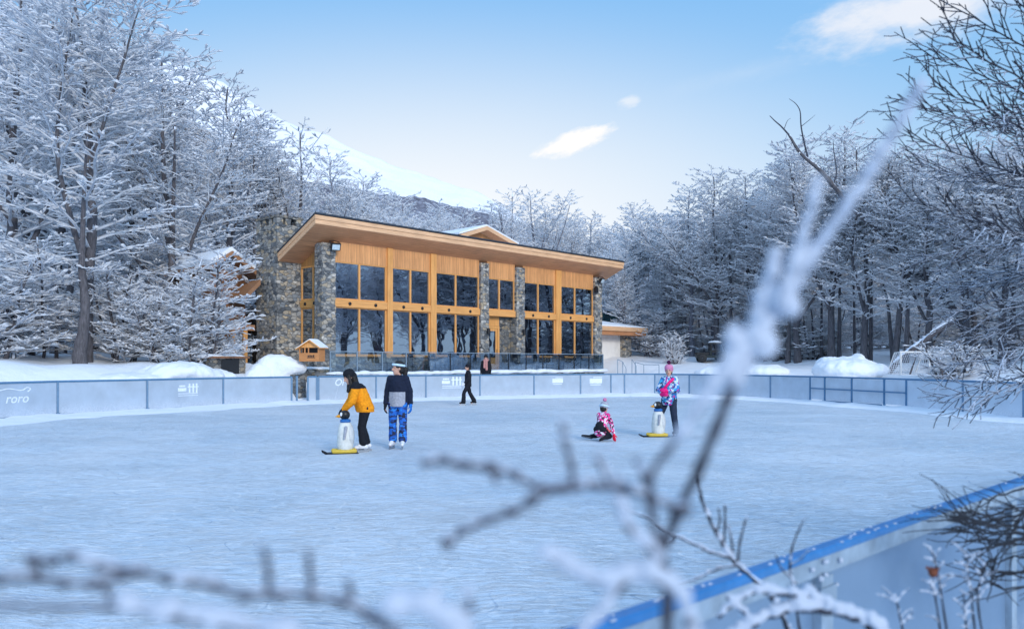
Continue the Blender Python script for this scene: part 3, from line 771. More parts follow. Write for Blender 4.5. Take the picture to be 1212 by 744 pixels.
for i, (a, b_, m_) in enumerate(bays):
    x0, x1, xm = tpx(a) + .004, tpx(b_) - .004, tpx(m_)
    bay_window(x0, x1, xm, BZ1 + .003, WT)
    if i != 3: bay_window(x0, x1, xm, WB, BZ0 - .003)
    mb = MB(); mb.bb(x0, x1, -.10, .12, BZ0, BZ1); bm = part('floor_beam', mb, M['beam'], bevel=.008)
    if i != 3:
        for f in (.27, .76):
            xb = lerp(x0, x1, f); mb = MB(); mb.lathe([(.02, 0), (.085, .001), (.085, .035), (.05, .06), (.01, .065)], (xb, -.10, (BZ0 + BZ1) / 2), 12, 0, Matrix.Rotation(R(90), 3, 'X')); mb.build('beam_end', M['black'], bm)
    mb = MB(); mb.bb(x0, x1, -.02, .06, WT + .003, zs(-.02) - .002); part('wall_panel', mb, M['board'])
# door bay
x0, x1 = tpx(576.3), tpx(609); d0, d1 = tpx(577.2), tpx(595.5)
dr = MB(); dz = TZ + 2.62
dr.bb(d0, d0 + .16, .3, .42, TZ, dz); dr.bb(d1 - .16, d1, .3, .42, TZ, dz); dr.bb(d0 + .161, d1 - .161, .3, .42, dz - .16, dz); door = part('door', dr, M['timber'])
mb = MB(); mb.bb(d0 + .17, d1 - .17, .33, .39, TZ + .02, TZ + .75); mb.bb(d0 + .17, d0 + .3, .33, .39, TZ + .751, dz - .17); mb.bb(d1 - .3, d1 - .17, .33, .39, TZ + .751, dz - .17); mb.bb(d0 + .301, d1 - .301, .33, .39, dz - .3, dz - .17); mb.build('door_leaf', M['timber'], door)
mb = MB(); mb.bb(d0 + .302, d1 - .302, .35, .362, TZ + .752, dz - .302); mb.build('pane', M['glass'], door)
mb = MB(); mb.tube([(d1 - .23, .29, TZ + .9), (d1 - .23, .27, TZ + .95), (d1 - .23, .27, TZ + 1.2), (d1 - .23, .29, TZ + 1.25)], .015, 6); mb.build('handle', M['black'], door)
mb = MB(); mb.bb(d0, d1, .33, .4, dz + .01, BZ0 - .005); part('transom', mb, M['timber'])
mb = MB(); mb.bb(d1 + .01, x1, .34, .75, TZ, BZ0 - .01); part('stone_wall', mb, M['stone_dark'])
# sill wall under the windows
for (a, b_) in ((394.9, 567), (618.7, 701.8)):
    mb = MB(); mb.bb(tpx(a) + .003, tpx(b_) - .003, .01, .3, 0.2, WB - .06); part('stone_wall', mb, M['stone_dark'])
    mb = MB(); mb.bb(tpx(a) + .003, tpx(b_) - .003, -.12, .3, WB - .058, WB - .003); part('window_sill', mb, M['beam'])
# left side glazing between corner column and chimney
for z0, z1 in ((WB + .3, BZ0 - .003), (BZ1 + .003, 6.45)):
    fr = .07; y0, y1 = .46, 2.12; ym = 1.05
    mb = MB(); mb.bb(-.05, .05, y0, y0 + fr, z0, z1); mb.bb(-.05, .05, y1 - fr, y1, z0, z1); mb.bb(-.048, .048, y0 + fr, y1 - fr, z0, z0 + fr); mb.bb(-.048, .048, y0 + fr, y1 - fr, z1 - fr, z1)
    w = part('window', mb, M['timber']); mb = MB(); mb.bb(-.05, .05, ym - .05, ym + .05, z0 + fr, z1 - fr); mb.build('mullion', M['timber'], w)
    for a, b_ in ((y0 + fr, ym - .05), (ym + .05, y1 - fr)):
        mb = MB(); mb.bb(-.006, .006, a + .002, b_ - .002, z0 + fr + .002, z1 - fr - .002); mb.build('pane', M['glass'], w)
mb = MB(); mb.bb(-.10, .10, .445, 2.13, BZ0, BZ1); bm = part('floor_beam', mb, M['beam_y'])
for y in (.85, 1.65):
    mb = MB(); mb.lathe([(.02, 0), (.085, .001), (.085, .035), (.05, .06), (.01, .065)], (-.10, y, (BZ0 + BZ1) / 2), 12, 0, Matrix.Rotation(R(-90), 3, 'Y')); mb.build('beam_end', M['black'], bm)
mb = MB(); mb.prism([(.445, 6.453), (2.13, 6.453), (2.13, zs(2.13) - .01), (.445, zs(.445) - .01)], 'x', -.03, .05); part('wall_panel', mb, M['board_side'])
mb = MB(); mb.bb(-.04, .2, .45, 2.13, 0, WB + .29); part('stone_wall', mb, M['stone'])
# chimney with slotted crown
ct0, cw0, cw1 = -1.36, 2.14, 4.1; CZ = 8.95
mb = MB(); nz = 30
for i in range(nz):
    z0 = -.2 + 8.66 * i / nz; r = random.Random(i * 13); q = lambda: r.uniform(-.025, .025)
    mb.bb(ct0 + q(), 0.02, cw0 + q(), cw1, z0, z0 + 8.66 / nz)
ch = part('chimney', mb, M['stone'])
mb = MB()
for (x, y, sx_, sy_) in ((ct0 + .16, cw0 + .16, .34, .34), (-.12, cw0 + .16, .34, .34), (ct0 + .16, cw1 - .16, .34, .34), (-.12, cw1 - .16, .34, .34), (ct0 + .62, cw0 + .12, .3, .22), (ct0 + .12, (cw0 + cw1) / 2 - .3, .22, .24), (ct0 + .12, (cw0 + cw1) / 2 + .3, .22, .24)):
    mb.box((x, y, 8.62), (sx_, sy_, .32))
mb.build('pier', M['stone'], ch)
mb = MB(); mb.bb(ct0 - .04, .08, cw0 - .04, cw1 + .04, 8.782, 8.9); mb.build('cap', M['stone_dark'], ch)
mb = MB(); mb.bb(ct0 + .3, -.3, cw0 + .35, cw1 - .3, 8.461, 8.78); mb.build('flue', M['black'], ch)
# roof: sloping slab with soffit, two-step fascia, dark edge
rt0, rt1, wb = -1.34, tpx(738, -OVH), 9.5
def slab(t0, t1, w0, w1, lo, hi):
    return MB().hexa([(t0, w0, zs(w0) + lo), (t1, w0, zs(w0) + lo), (t1, w1, zs(w1) + lo), (t0, w1, zs(w1) + lo), (t0, w0, zs(w0) + hi), (t1, w0, zs(w0) + hi), (t1, w1, zs(w1) + hi), (t0, w1, zs(w1) + hi)])
WS = 2.09
soff = slab(rt0 + .05, .09, -OVH + .05, WS, 0, .05); soff2 = slab(.0901, rt1 - .05, -OVH + .05, wb, 0, .05); soff.add(soff2.v, soff2.f); part('soffit', soff, M['soffit'])
rm = slab(rt0 - .06, .09, -OVH - .08, WS, .40, .47); rm2 = slab(.0901, rt1 + .06, -OVH - .08, wb, .40, .47); rm.add(rm2.v, rm2.f); rf = part('roof', rm, M['roofmetal'])
rc = slab(rt0 + .06, .09, -OVH + .06, WS - .01, .051, .399); rc2 = slab(.0901, rt1 - .06, -OVH + .06, wb, .051, .399); rc.add(rc2.v, rc2.f); rc.build('roof_core', M['brownwood'], rf)
sn = slab(.12, rt1 - .25, -OVH + .8, wb - .1, .472, .56).build('roof_snow', M['snow'], rf)
mb = MB(); mb.bb(rt0, rt1, -OVH - .0, -OVH + .048, zs(-OVH) - .0, zs(-OVH) + .21); mb.bb(rt0 - .03, rt1 + .03, -OVH - .045, -OVH + .045, zs(-OVH) + .213, zs(-OVH) + .395); part('fascia', mb, M['fascia'])
for (a, b_) in ((rt0, rt0 + .048), (rt1 - .048, rt1)):
    wb_ = WS if a == rt0 else wb; f = slab(a, b_, -OVH + .05, wb_, -.0, .21); o2 = -.03 if a == rt0 else .03
    f2 = slab(a + o2, b_ + o2, -OVH + .05, wb_, .213, .395); f.add(f2.v, f2.f); part('fascia', f, M['fascia'])
# floodlights and a lantern on the end columns
for t, w_, z, aim in ((tpx(391), -.45, 7.25, -20), (tpx(706.5), -.42, 7.2, 10)):
    rot = Matrix.Rotation(R(aim), 3, 'Z') @ Matrix.Rotation(R(28), 3, 'X')
    mb = MB(); mb.box((t, w_, z), (.46, .14, .36), rot); fl = part('floodlight', mb, M['black'], bevel=.02)
    mb = MB(); mb.box(Vector((t, w_, z)) + rot @ Vector((0, -.078, 0)), (.36, .012, .26), rot); mb.build('lens', plain('lamp_glass', (.55, .66, .72), .15), fl)
    mb = MB(); mb.tube([(t - .26, w_, z), (t - .26, w_ + .1, z + .25), (t, w_ + .2, z + .3), (t + .26, w_ + .1, z + .25), (t + .26, w_, z)], .025, 6); mb.build('bracket', M['black'], fl)
t = tpx(701.5); mb = MB(); mb.bb(t - .1, t + .1, -.4, -.2, 6.35, 6.7); mb.lathe([(.02, 6.7), (.14, 6.705), (.05, 6.82), (.01, 6.84)], (t, -.3, 0), 10); ln_ = part('wall_lantern', mb, M['black'])
for t in (tpx(574.3), tpx(616.5)):
    mb = MB(); mb.lathe([(.03, 0), (.09, .02), (.10, .3), (.06, .34), (.01, .345)], (t, -.27, 3.35), 10); part('wall_lamp', mb, M['black'])
# interior shell
mb = MB(); mb.bb(.12, TL + .5, .35, 9.2, TZ - .12, TZ); part('floor', mb, M['intfloor'])
mb = MB(); mb.bb(.12, TL + .5, 7.0, 7.2, TZ, zs(7.2)); part('back_wall', mb, M['interior'])
mb = MB(); mb.bb(.06, .2, 2.2, 7.0, TZ - .3, zs(7.0)); part('side_wall', mb, M['interior'])
mb = MB(); mb.bb(12.6, 12.8, 3.6, 6.98, TZ + .001, 4.3); part('partition', mb, M['stone_dark'])
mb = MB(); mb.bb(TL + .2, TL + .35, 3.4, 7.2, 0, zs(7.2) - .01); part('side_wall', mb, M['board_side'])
mb = MB(); mb.bb(TL + .21, TL + .34, .42, 3.38, 0, WB - .05); part('stone_wall', mb, M['stone'])
for z0, z1 in ((WB, BZ0), (BZ1, zs(3.4) - .05)):
    mb = MB()
    for y in (.42, 1.9, 3.3): mb.bb(TL + .22, TL + .33, y, y + .09, z0, z1)
    mb.bb(TL + .221, TL + .329, .511, 3.3, z0, z0 + .08); mb.bb(TL + .221, TL + .329, .511, 3.3, z1 - .07, z1); w = part('window', mb, M['timber'])
    for a, b_ in ((.515, 1.895), (1.995, 3.295)):
        mb = MB(); mb.bb(TL + .27, TL + .282, a, b_, z0 + .082, z1 - .072); mb.build('pane', M['glass_clear'], w)
mb = MB(); mb.bb(TL + .215, TL + .335, .42, 3.38, BZ0 + .002, BZ1 - .002); part('floor_beam', mb, M['beam_y'])
# roof gable that rises behind the eave
gt0, gt1, gw = tpx(546, 5), tpx(614, 5), 5.0; gp = tpx(577, 5)
gd = 48.0
zpk = CAMH + (HY - 267.5) * (BW(gp, gw).y) / FPX; zl = CAMH + (HY - 277) * BW(gt0, gw).y / FPX; zr = CAMH + (HY - 289) * BW(gt1, gw).y / FPX
mb = MB(); mb.prism([(gt0 + .7, 4.6), (gt1 - .5, 4.6), (gt1 - .5, zr - .1), (gp, zpk - .25), (gt0 + .7, zl - .15)], 'y', gw + .9, gw + 1.1); gb_ = part('gable', mb, M['board'])
mb = MB(); th = .26
mb.hexa([(gt0, gw, zl - th), (gp, gw, zpk - th), (gp, gw + 5, zpk - th), (gt0, gw + 5, zl - th), (gt0, gw, zl), (gp, gw, zpk), (gp, gw + 5, zpk), (gt0, gw + 5, zl)])
mb.hexa([(gp + .001, gw, zpk - th), (gt1, gw, zr - th), (gt1, gw + 5, zr - th), (gp + .001, gw + 5, zpk - th), (gp + .001, gw, zpk), (gt1, gw, zr), (gt1, gw + 5, zr), (gp + .001, gw + 5, zpk)])
mb.build('gable_fascia', M['fascia'], gb_)
mb = MB()
mb.hexa([(gt0 - .1, gw + .08, zl + .002), (gp, gw + .08, zpk + .002), (gp, gw + 5, zpk + .002), (gt0 - .1, gw + 5, zl + .002), (gt0 - .1, gw + .08, zl + .12), (gp, gw + .08, zpk + .13), (gp, gw + 5, zpk + .13), (gt0 - .1, gw + 5, zl + .12)])
mb.hexa([(gp + .001, gw + .08, zpk + .002), (gt1 + .1, gw + .08, zr + .002), (gt1 + .1, gw + 5, zr + .002), (gp + .001, gw + 5, zpk + .002), (gp + .001, gw + .08, zpk + .13), (gt1 + .1, gw + .08, zr + .12), (gt1 + .1, gw + 5, zr + .12), (gp + .001, gw + 5, zpk + .13)])
mb.build('gable_snow', M['snow'], gb_)
mb = MB(); mb.bb(gt0 + .8, gt1 - .6, gw + 1.1, gw + 5, 4.6, zr - .3); mb.build('gable_wall', M['brownwood'], gb_)
# timber wing left of the chimney
ww0, ww1 = 4.12, 9.5; tp, tr, tl = tpx(277, 4), tpx(304.5, 4), -3.7
zp = CAMH + (HY - 296.5) * BW(tp, 4).y / FPX; zrr = CAMH + (HY - 319) * BW(tr, 4).y / FPX
slope = (zp - zrr) / (tr - tp); zll = zp - slope * (tp - tl)
mb = MB(); mb.prism([(tl + .35, TZ - .6), (tr - .1, TZ - .6), (tr - .1, zrr - .2), (tp, zp - .3), (tl + .35, zll - .0)], 'y', ww0 + .9, ww0 + 1.1); part('wing_wall', mb, M['brownwood'])
mb = MB(); mb.bb(tl + .36, tl + .5, ww0 + 1.1, ww1, TZ - .6, zll - .1); part('wing_wall', mb, M['brownwood'])
mb = MB()
for (a, za, b_, zb_) in ((tl, zll, tp, zp), (tp + .001, zp, tr + .25, zrr - slope * .25)):
    mb.hexa([(a, ww0, za - .24), (b_, ww0, zb_ - .24), (b_, ww1, zb_ - .24), (a, ww1, za - .24), (a, ww0, za), (b_, ww0, zb_), (b_, ww1, zb_), (a, ww1, za)])
wr = part('wing_roof', mb, M['wingfascia'])
mb = MB()
for (a, za, b_, zb_) in ((tl, zll, tp, zp), (tp + .001, zp, tr + .25, zrr - slope * .25)):
    mb.hexa([(a, ww0 + .12, za + .003), (b_, ww0 + .12, zb_ + .003), (b_, ww1, zb_ + .003), (a, ww1, za + .003), (a, ww0 + .12, za + .22), (b_, ww0 + .12, zb_ + .22), (b_, ww1, zb_ + .22), (a, ww1, za + .22)])
mb.build('wing_snow', M['snow'], wr)
# porch of the wing: slanting roof, beam, posts, panes
zq0 = CAMH + (HY - 349) * BW(tpx(290, 3.4), 3.4).y / FPX; zq1 = CAMH + (HY - 331) * BW(tpx(305, 3.4), 3.4).y / FPX
ta, tb_ = tpx(288, 3.4), tpx(306, 3.4)
mb = MB(); mb.hexa([(ta, 3.2, zq0 - .25), (tb_, 3.2, zq1 - .25), (tb_, 5, zq1 - .25), (ta, 5, zq0 - .25), (ta, 3.2, zq0), (tb_, 3.2, zq1), (tb_, 5, zq1), (ta, 5, zq0)]); part('porch_roof', mb, M['wingfascia'])
zb0 = CAMH + (HY - 391) * BW(tpx(290, 3.6), 3.6).y / FPX
mb = MB(); mb.bb(tpx(275, 3.6), tpx(300, 3.6), 3.45, 3.75, zb0, zb0 + .28); part('porch_beam', mb, M['wingfascia'])
for px, w_ in ((276, .16), (289.5, .2)):
    t = tpx(px, 3.6); mb = MB(); mb.bb(t - w_ / 2, t + w_ / 2, 3.5, 3.7, .8, zb0 - .002); part('porch_post', mb, M['timber'])
for a, b_ in ((278, 283), (283.6, 288), (291.5, 297.5)):
    mb = MB(); mb.bb(tpx(a, 3.6), tpx(b_, 3.6), 3.6, 3.62, 1.3, zb0 - .1); part('porch_pane', mb, M['glass_clear'])

# ------------------------------------------------------------------ terrace with glass balustrade
ter = thing('terrace', 'raised stone terrace with a lip of snow in front of the lodge windows', 'terrace', tuple(B0), BROT)
e0, e1, ew = -1.35, tpx(716, -2.5), -2.5
mb = MB(); mb.bb(e0, e1, ew, .3, TZ - .14, TZ - .02); mb.build('deck', M['deck'], ter)
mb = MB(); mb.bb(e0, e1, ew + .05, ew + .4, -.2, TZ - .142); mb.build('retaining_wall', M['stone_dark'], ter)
mb = MB(); rng = random.Random(8); x = e0
while x < e1:
    ellipsoid(mb, (x, ew + .02 + rng.uniform(-.05, .1), TZ - .04 + rng.uniform(-.03, .02)), (rng.uniform(.3, .5), rng.uniform(.22, .34), rng.uniform(.07, .13)), None, 10); x += .25
obj('snow_lip', melt(mb, .06, 3), M['snow'], ter)
# dark stone plinth seen through the balustrade
bal = thing('glass_balustrade', 'clear glass balustrade with thin dark rails along the terrace edge', 'railing', tuple(BW(0, ew + .15, TZ)), BROT)
nb = 14
for i in range(nb):
    a = e0 + (e1 - e0) * i / nb; b_ = e0 + (e1 - e0) * (i + 1) / nb
    mb = MB(); mb.bb(a + .03, b_ - .03, -.006, .006, .05, .93); mb.build('panel', M['glass_clear'], bal)
    mb = MB(); mb.bb(a - .02, a + .02, -.03, .03, 0, .95); mb.build('post', M['black'] if i > 3 else M['steel'], bal)
mb = MB(); mb.bb(e0 - .02, e1 + .02, -.025, .025, .951, .985); mb.build('hand_rail', M['steel'], bal)
mb = MB(); mb.bb(e1 - .02, e1 + .02, -.03, .03, 0, .95); mb.build('post', M['steel'], bal)
for y0, y1 in ((.04, 1.2), (1.24, 2.4)):
    mb = MB(); mb.bb(e1 - .006, e1 + .006, y0, y1, .05, .93); mb.build('panel', M['glass_clear'], bal)

# terrace tables with low dark chairs backs: the row of dark bits above the balustrade
def cafe_table(t, w_, label):
    p = BW(t, w_, TZ); tb = thing('cafe_table', label, 'table', tuple(p), BROT, 'cafe tables on the terrace')
    mb = MB(); mb.lathe([(.36, .70), (.37, .71), (.37, .735), (.36, .74)], (0, 0, 0), 18); mb.build('table_top', M['black'], tb)
    mb = MB(); mb.lathe([(.035, .02), (.03, .1), (.03, .70)], (0, 0, 0), 10); mb.build('leg', M['black'], tb)
    mb = MB(); mb.lathe([(.22, 0), (.22, .015), (.05, .03)], (0, 0, 0), 16); mb.build('base', M['black'], tb)
def cafe_chair(t, w_, rz, label):
    p = BW(t, w_, TZ); c = thing('cafe_chair', label, 'chair', tuple(p), BROT + rz, 'cafe chairs on the terrace')
    mb = MB(); mb.box((0, 0, .45), (.42, .42, .03)); mb.build('seat', M['black'], c)
    mb = MB(); mb.box((0, .2, .84), (.42, .03, .2)); mb.box((-.19, .2, .6), (.025, .025, .5)); mb.box((.19, .2, .6), (.025, .025, .5)); mb.build('backrest', M['black'], c)
    for sx_ in (-.18, .18):
        for sy_ in (-.18, .18):
            mb = MB(); mb.box((sx_, sy_, .218), (.028, .028, .434)); mb.build('leg', M['black'], c)
TAB = [471, 527, 548, 622, 647, 676]
for i, px in enumerate(TAB):
    t = tpx(px, -1.2); cafe_table(t, -1.2, 'small dark cafe table on the snowy terrace behind the balustrade'); 
    cafe_chair(t - .65, -1.15, R(90), 'dark cafe chair at a terrace table behind the balustrade'); cafe_chair(t + .65, -1.15, R(-90), 'dark cafe chair at a terrace table behind the balustrade')

# ------------------------------------------------------------------ right annex
AW = 2.6
def apx(px): return tpx(px, AW)
an = thing('annex_building', 'low pale annex with a snow-covered flat roof and stone pillar right of the lodge', 'building', tuple(B0), BROT)
a0, a1 = TL + .45, apx(746)
mb = MB(); mb.bb(a0, apx(738), AW + .3, AW + 5, .6, 3.8); mb.build('wall', M['render'], an)
mb = MB()
for i in range(14):
    r = random.Random(i); q = lambda: r.uniform(-.03, .03); mb.bb(apx(738) + .02 + q(), a1 + q(), AW - .1 + q(), AW + .5, .3 + .25 * i, .3 + .25 * (i + 1))
mb.build('stone_pillar', M['stone'], an)
za = CAMH + (HY - 393) * BW(apx(750), AW - .8).y / FPX
mb = MB(); ra, rb = a0 - .1, tpx(767, AW - .9)
mb.bb(ra, rb, AW - .9, AW + 5.6, za, za + .32); ar = mb.build('roof', M['fascia'], an)
mb = MB(); mb.bb(ra + .05, rb - .1, AW - .78, AW + 5.5, za - .28, za - .002); mb.build('soffit', M['soffit'], an)
mb = MB(); zt = za + .322
mb.add([(ra, AW - .9, zt), (rb + .02, AW - .9, zt), (rb + .02, AW + 5.6, zt), (ra, AW + 5.6, zt), (ra, AW - .85, zt + .12), (rb - .08, AW - .85, zt + .08), (rb - .08, AW + 5.5, zt + .1), (ra, AW + 5.5, zt + .15), (ra, AW + 2, zt + .85), (rb - 2.6, AW + 2, zt + .62)],
       [(0, 1, 5, 4), (1, 2, 6, 5), (2, 3, 7, 6), (3, 0, 4, 8, 7), (4, 5, 9, 8), (5, 6, 9), (6, 7, 8, 9)])
mb.build('roof_snow', M['snow'], ar)
mb = MB(); mb.bb(a0 + .3, apx(731), AW + .28, AW + .298, 1.0, 3.3); mb.build('door_panel', plain('pale_panel', (.74, .74, .73), .6, 0, .04, 3), an)
# glazed box behind the annex roof
gbx = thing('glazed_lantern', 'dark teal glazed box above the annex roof beside the lodge corner', 'structure', tuple(BW(a0, AW + 3.2, za + .3)), BROT)
zz0, zz1 = .15, 1.5; wd = tpx(733, AW + 3.2) - a0
mb = MB(); mb.bb(.02, wd - .02, 0, 2, zz0, zz1 - .1); mb.build('glazing', plain('teal_glass', (.03, .10, .12), .1, 0, .3, 1.5, 0), gbx)
mb = MB(); mb.bb(-.02, wd + .04, -.04, 2.04, zz1 - .098, zz1); 
for x in (0, wd * .5, wd): mb.bb(x - .03, x + .03, -.03, 0, zz0, zz1 - .1)
mb.build('frame', M['black'], gbx)
mb = MB(); mb.bb(0, wd, 0, 2, zz1 + .001, zz1 + .1); mb.build('snow_cap', M['snow'], gbx)
# steel hand rails by the steps
def rail(name, label, pts, posts_, r=.022):
    c = Vector(pts[0]); h = thing(name, label, 'railing', (c.x, c.y, c.z - .95))
    P = [Vector(p) - c + Vector((0, 0, .95)) for p in pts]
    mb = MB(); mb.tube(P, r, 6); mb.build('hand_rail', M['steel'], h)
    for i in posts_:
        mb = MB(); q = P[i]; g = gz(q.x + c.x, q.y + c.y) - (c.z - .95); mb.tube([(q.x, q.y, g - .1), (q.x, q.y, q.z)], r, 6); mb.build('post', M['steel'], h)
    return h
rail('hand_rail', 'grey tube handrail on the steps at the end of the terrace', [tuple(W(731, 425, 49)), tuple(W(737, 428, 49)), tuple(W(741, 436, 48.5))], (0, 1, 2))
rail('hand_rail', 'longer grey tube handrail on the snow right of the stone pillar', [tuple(W(752, 428.5, 48)), tuple(W(762, 431.3, 47.5)), tuple(W(780, 431.5, 47))], (0, 1, 2))
rail('hand_rail', 'short slanted handrail beside the annex stone pillar', [tuple(W(748, 425, 50)), tuple(W(753, 433, 49.5))], (0, 1))

# ------------------------------------------------------------------ things left of the terrace
def stone_box(name, label, cat, px0, px1, d, z0, z1, depth, mat='stone_dark', rz=BROT, snow=.12, parts=()):
    p0 = W(px0, HY, d); 
    r = (px1 - HX) / FPX; c, s = math.cos(rz), math.sin(rz)
    ln = (r * p0.y - p0.x) / (c - r * s)
    th = thing(name, label, cat, (p0.x, p0.y, 0), rz)
    mb = MB(); n = max(2, int((z1 - z0) / .25))
    for i in range(n):
        rr = random.Random(i + int(px0)); q = lambda: rr.uniform(-.02, .02); mb.bb(q(), ln + q(), q(), depth, z0 + (z1 - z0) * i / n, z0 + (z1 - z0) * (i + 1) / n)
    mb.build('masonry', M[mat], th)
    if snow:
        mb = MB(); rr = random.Random(int(px1)); x = .1
        while x < ln: ellipsoid(mb, (x, depth / 2 + rr.uniform(-.08, .08), z1 + .01), (rr.uniform(.25, .4), depth * .58, snow * rr.uniform(.7, 1.2)), None, 10); x += .22
        obj('snow_cap', melt(mb, .05, 3), M['snow'], th)
    return th, ln
sw, sl = stone_box('stone_wall', 'low dark stone wall with snow along its top below the wooden hut', 'wall', 316, 391, 34.6, .1, 1.42, .5, snow=.10)
gp_, gl = stone_box('stone_pillar', 'rough stone pillar seen through the gap in the rink fence', 'pillar', 351, 362.5, 34.2, -.1, 1.2, .5, snow=0)
pl, pln = stone_box('stone_planter', 'stone enclosure with a dark opening and snow on its slab', 'wall', 249, 291, 33.6, .4, 1.98, 1.2, 'stone_dark', snow=.10)
mb = MB(); mb.bb(pln * .30, pln * .80, -.02, .04, .9, 1.86); mb.build('opening', M['black'], pl)  # solid black sheet stands in for the shade inside the opening
mb = MB(); mb.bb(-.15, pln + .1, -.15, 1.3, 1.9, 1.985); mb.build('slab', M['brownwood'], pl)
# snow heaps
def heap(label, blobs, voxel=.06, disp=.09, name='snow_heap', cat='snow heap', group=None):
    c = Vector(blobs[0][0]); h = thing(name, label, cat, (c.x, c.y, 0), 0, group); mb = MB()
    for p, r_ in blobs: ellipsoid(mb, Vector(p) - Vector((c.x, c.y, 0)), r_, None, 18)
    obj('heaped_snow', melt(mb, voxel, 3, .5, disp, .38), M['snow'], h); return h
heap('rounded snow heap on the stone wall left of the wooden hut', [(tuple(W(327, 438, 35.2)), (1.0, .55, .74)), (tuple(W(338, 434, 35.2)), (.75, .5, .42)), (tuple(W(318, 434, 35.1)), (.55, .5, .5)), (tuple(W(349, 436, 35.2)), (.55, .42, .30)), (tuple(W(307, 444, 34.7)), (.55, .42, .55)), (tuple(W(300, 449, 34.5)), (.45, .4, .5))], .045, .05)
def ell_px(px, py, d, wpx, hpx, dep_): s = d / FPX; return (tuple(W(px, py, d)), (wpx * s, dep_, hpx * s))
heap('big lumpy heap of ploughed snow behind the service gate', [ell_px(1003, 438, 40, 42, 14, 1.4), ell_px(978, 435, 40.5, 13, 13, .9), ell_px(1012, 433, 40.5, 15, 13, .9), ell_px(1000, 430, 40.8, 11, 9, .7), ell_px(1015, 425.5, 41, 8, 7, .5), ell_px(1035, 438, 39.6, 16, 9, .8), ell_px(985, 428, 41, 9, 7, .6)], .08, .07)
heap('long low snow heap beside the blurred snowy branch, behind the right boards', [ell_px(880, 441, 47, 60, 10, 1.6), ell_px(905, 440, 46, 30, 9, 1.2), ell_px(868, 436, 48, 14, 7, .8)], .1, .06)
heap('sloping snow mound behind the left fence before the bushy trees', [ell_px(205, 445, 32.2, 60, 14, 1.6), ell_px(212, 441, 31.8, 40, 13.5, 1.3), ell_px(250, 446, 33.6, 30, 11, .8), ell_px(150, 450, 30.5, 50, 9, 1.3)], .1, .07)
# wooden hut on the wall
hd = 34.75; hp = W(354, 427.5, hd); hut_w = 27 * hd / FPX
hut = thing('wooden_hut', 'little orange wooden hut with snowy pitched roof standing on the stone wall', 'hut', (hp.x, hp.y, hp.z), R(-12))
w2 = hut_w * .93; hh = .60; dd = .62
mb = MB(); mb.bb(w2 * .26, w2, 0, .03, 0, hh * .62); mb.bb(0, .03, .031, dd, 0, hh * .62); 
mb.bb(w2 * .26, w2 * .32, 0, .03, hh * .621, hh); mb.bb(w2 - .05, w2, 0, .03, hh * .621, hh); mb.bb(w2 * .45, w2 * .50, 0, .03, hh * .621, hh * .99)
mb.bb(.0, .04, .0, .05, 0, hh); mb.bb(0, .03, dd * .5, dd * .56, hh * .621, hh); mb.bb(0, w2, dd - .03, dd, 0, hh)
mb.bb(.041, w2 * .259, .0, .03, 0, hh * .62); mb.bb(w2 - .03, w2, .031, dd - .031, 0, hh)
mb.build('walls', mat_wood('hut_wood', (.62, .26, .085), 'x'), hut)
mb = MB(); pk = w2 * .58
mb.prism([(0.0, hh + .001), (w2, hh + .001), (pk, hh + .3)], 'y', .0, .03); mb.build('gable', M['timber'], hut)
mb = MB(); mb.bb(.05, w2 - .04, .3, .32, .02, hh - .02); mb.build('inner_panel', M['black'], hut)
mb = MB()
for a, za_, b_, zb_ in ((-.12, hh - .06, pk, hh + .34), (pk + .001, hh + .34, w2 + .10, hh + .0)):
    mb.hexa([(a, -.14, za_ - .04), (b_, -.14, zb_ - .04), (b_, dd + .1, zb_ - .04), (a, dd + .1, za_ - .04), (a, -.14, za_), (b_, -.14, zb_), (b_, dd + .1, zb_), (a, dd + .1, za_)])
hr = mb.build('roof', M['timber'], hut)
mb = MB()
for a, za_, b_, zb_ in ((-.12, hh - .06, pk, hh + .34), (pk + .001, hh + .34, w2 + .10, hh + .0)):
    mb.hexa([(a, -.09, za_ + .002), (b_, -.09, zb_ + .002), (b_, dd + .1, zb_ + .002), (a, dd + .1, za_ + .002), (a, -.09, za_ + .045), (b_, -.09, zb_ + .05), (b_, dd + .1, zb_ + .05), (a, dd + .1, za_ + .045)])
mb.build('roof_snow', M['snow'], hr)
mb = MB()
for k, x in enumerate((.44, .53, .62, .71)): mb.bb(w2 * x, w2 * (x + .06), -.006, -.001, hh * .30, hh * (.44 + .03 * (k % 2)))
mb.bb(w2 * .40, w2 * .82, -.005, -.001, hh * .24, hh * .27); mb.build('dark_sign', M['black'], hut)
# ------------------------------------------------------------------ trees
def rnd_perp(d, rng):
    a = Vector((rng.gauss(0, 1), rng.gauss(0, 1), rng.gauss(0, 1))); a -= d * a.dot(d); return a.normalized()

def walk(p, d, ln, n, r0, r1, rng, wig=.1, lift=0.0, flat=None):
    """a wandering branch: list of points and radii. flat = elevation the branch settles to"""
    P = [p.copy()]; st = ln / n; d = d.normalized()
    for i in range(n):
        d = d + Vector((rng.gauss(0, wig), rng.gauss(0, wig), rng.gauss(0, wig * .6)))
        if flat is not None:
            h = math.hypot(d.x, d.y); tz = math.tan(flat) * h; d.z = lerp(d.z, tz, .28)
        d.z += lift; d.normalize(); p = p + d * st; P.append(p.copy())
    return P, [lerp(r0, r1, i / n) for i in range(n + 1)]

def add_segs(out, P, Rr):
    for i in range(len(P) - 1):
        a, b = P[i], P[i + 1]; out.append((a.x, a.y, a.z, b.x, b.y, b.z, Rr[i], Rr[i + 1]))

def at_frac(P, f):
    n = len(P) - 1; k = min(int(f * n), n - 1); t = f * n - k
    return P[k].lerp(P[k + 1], t), (P[k + 1] - P[k]).normalized()

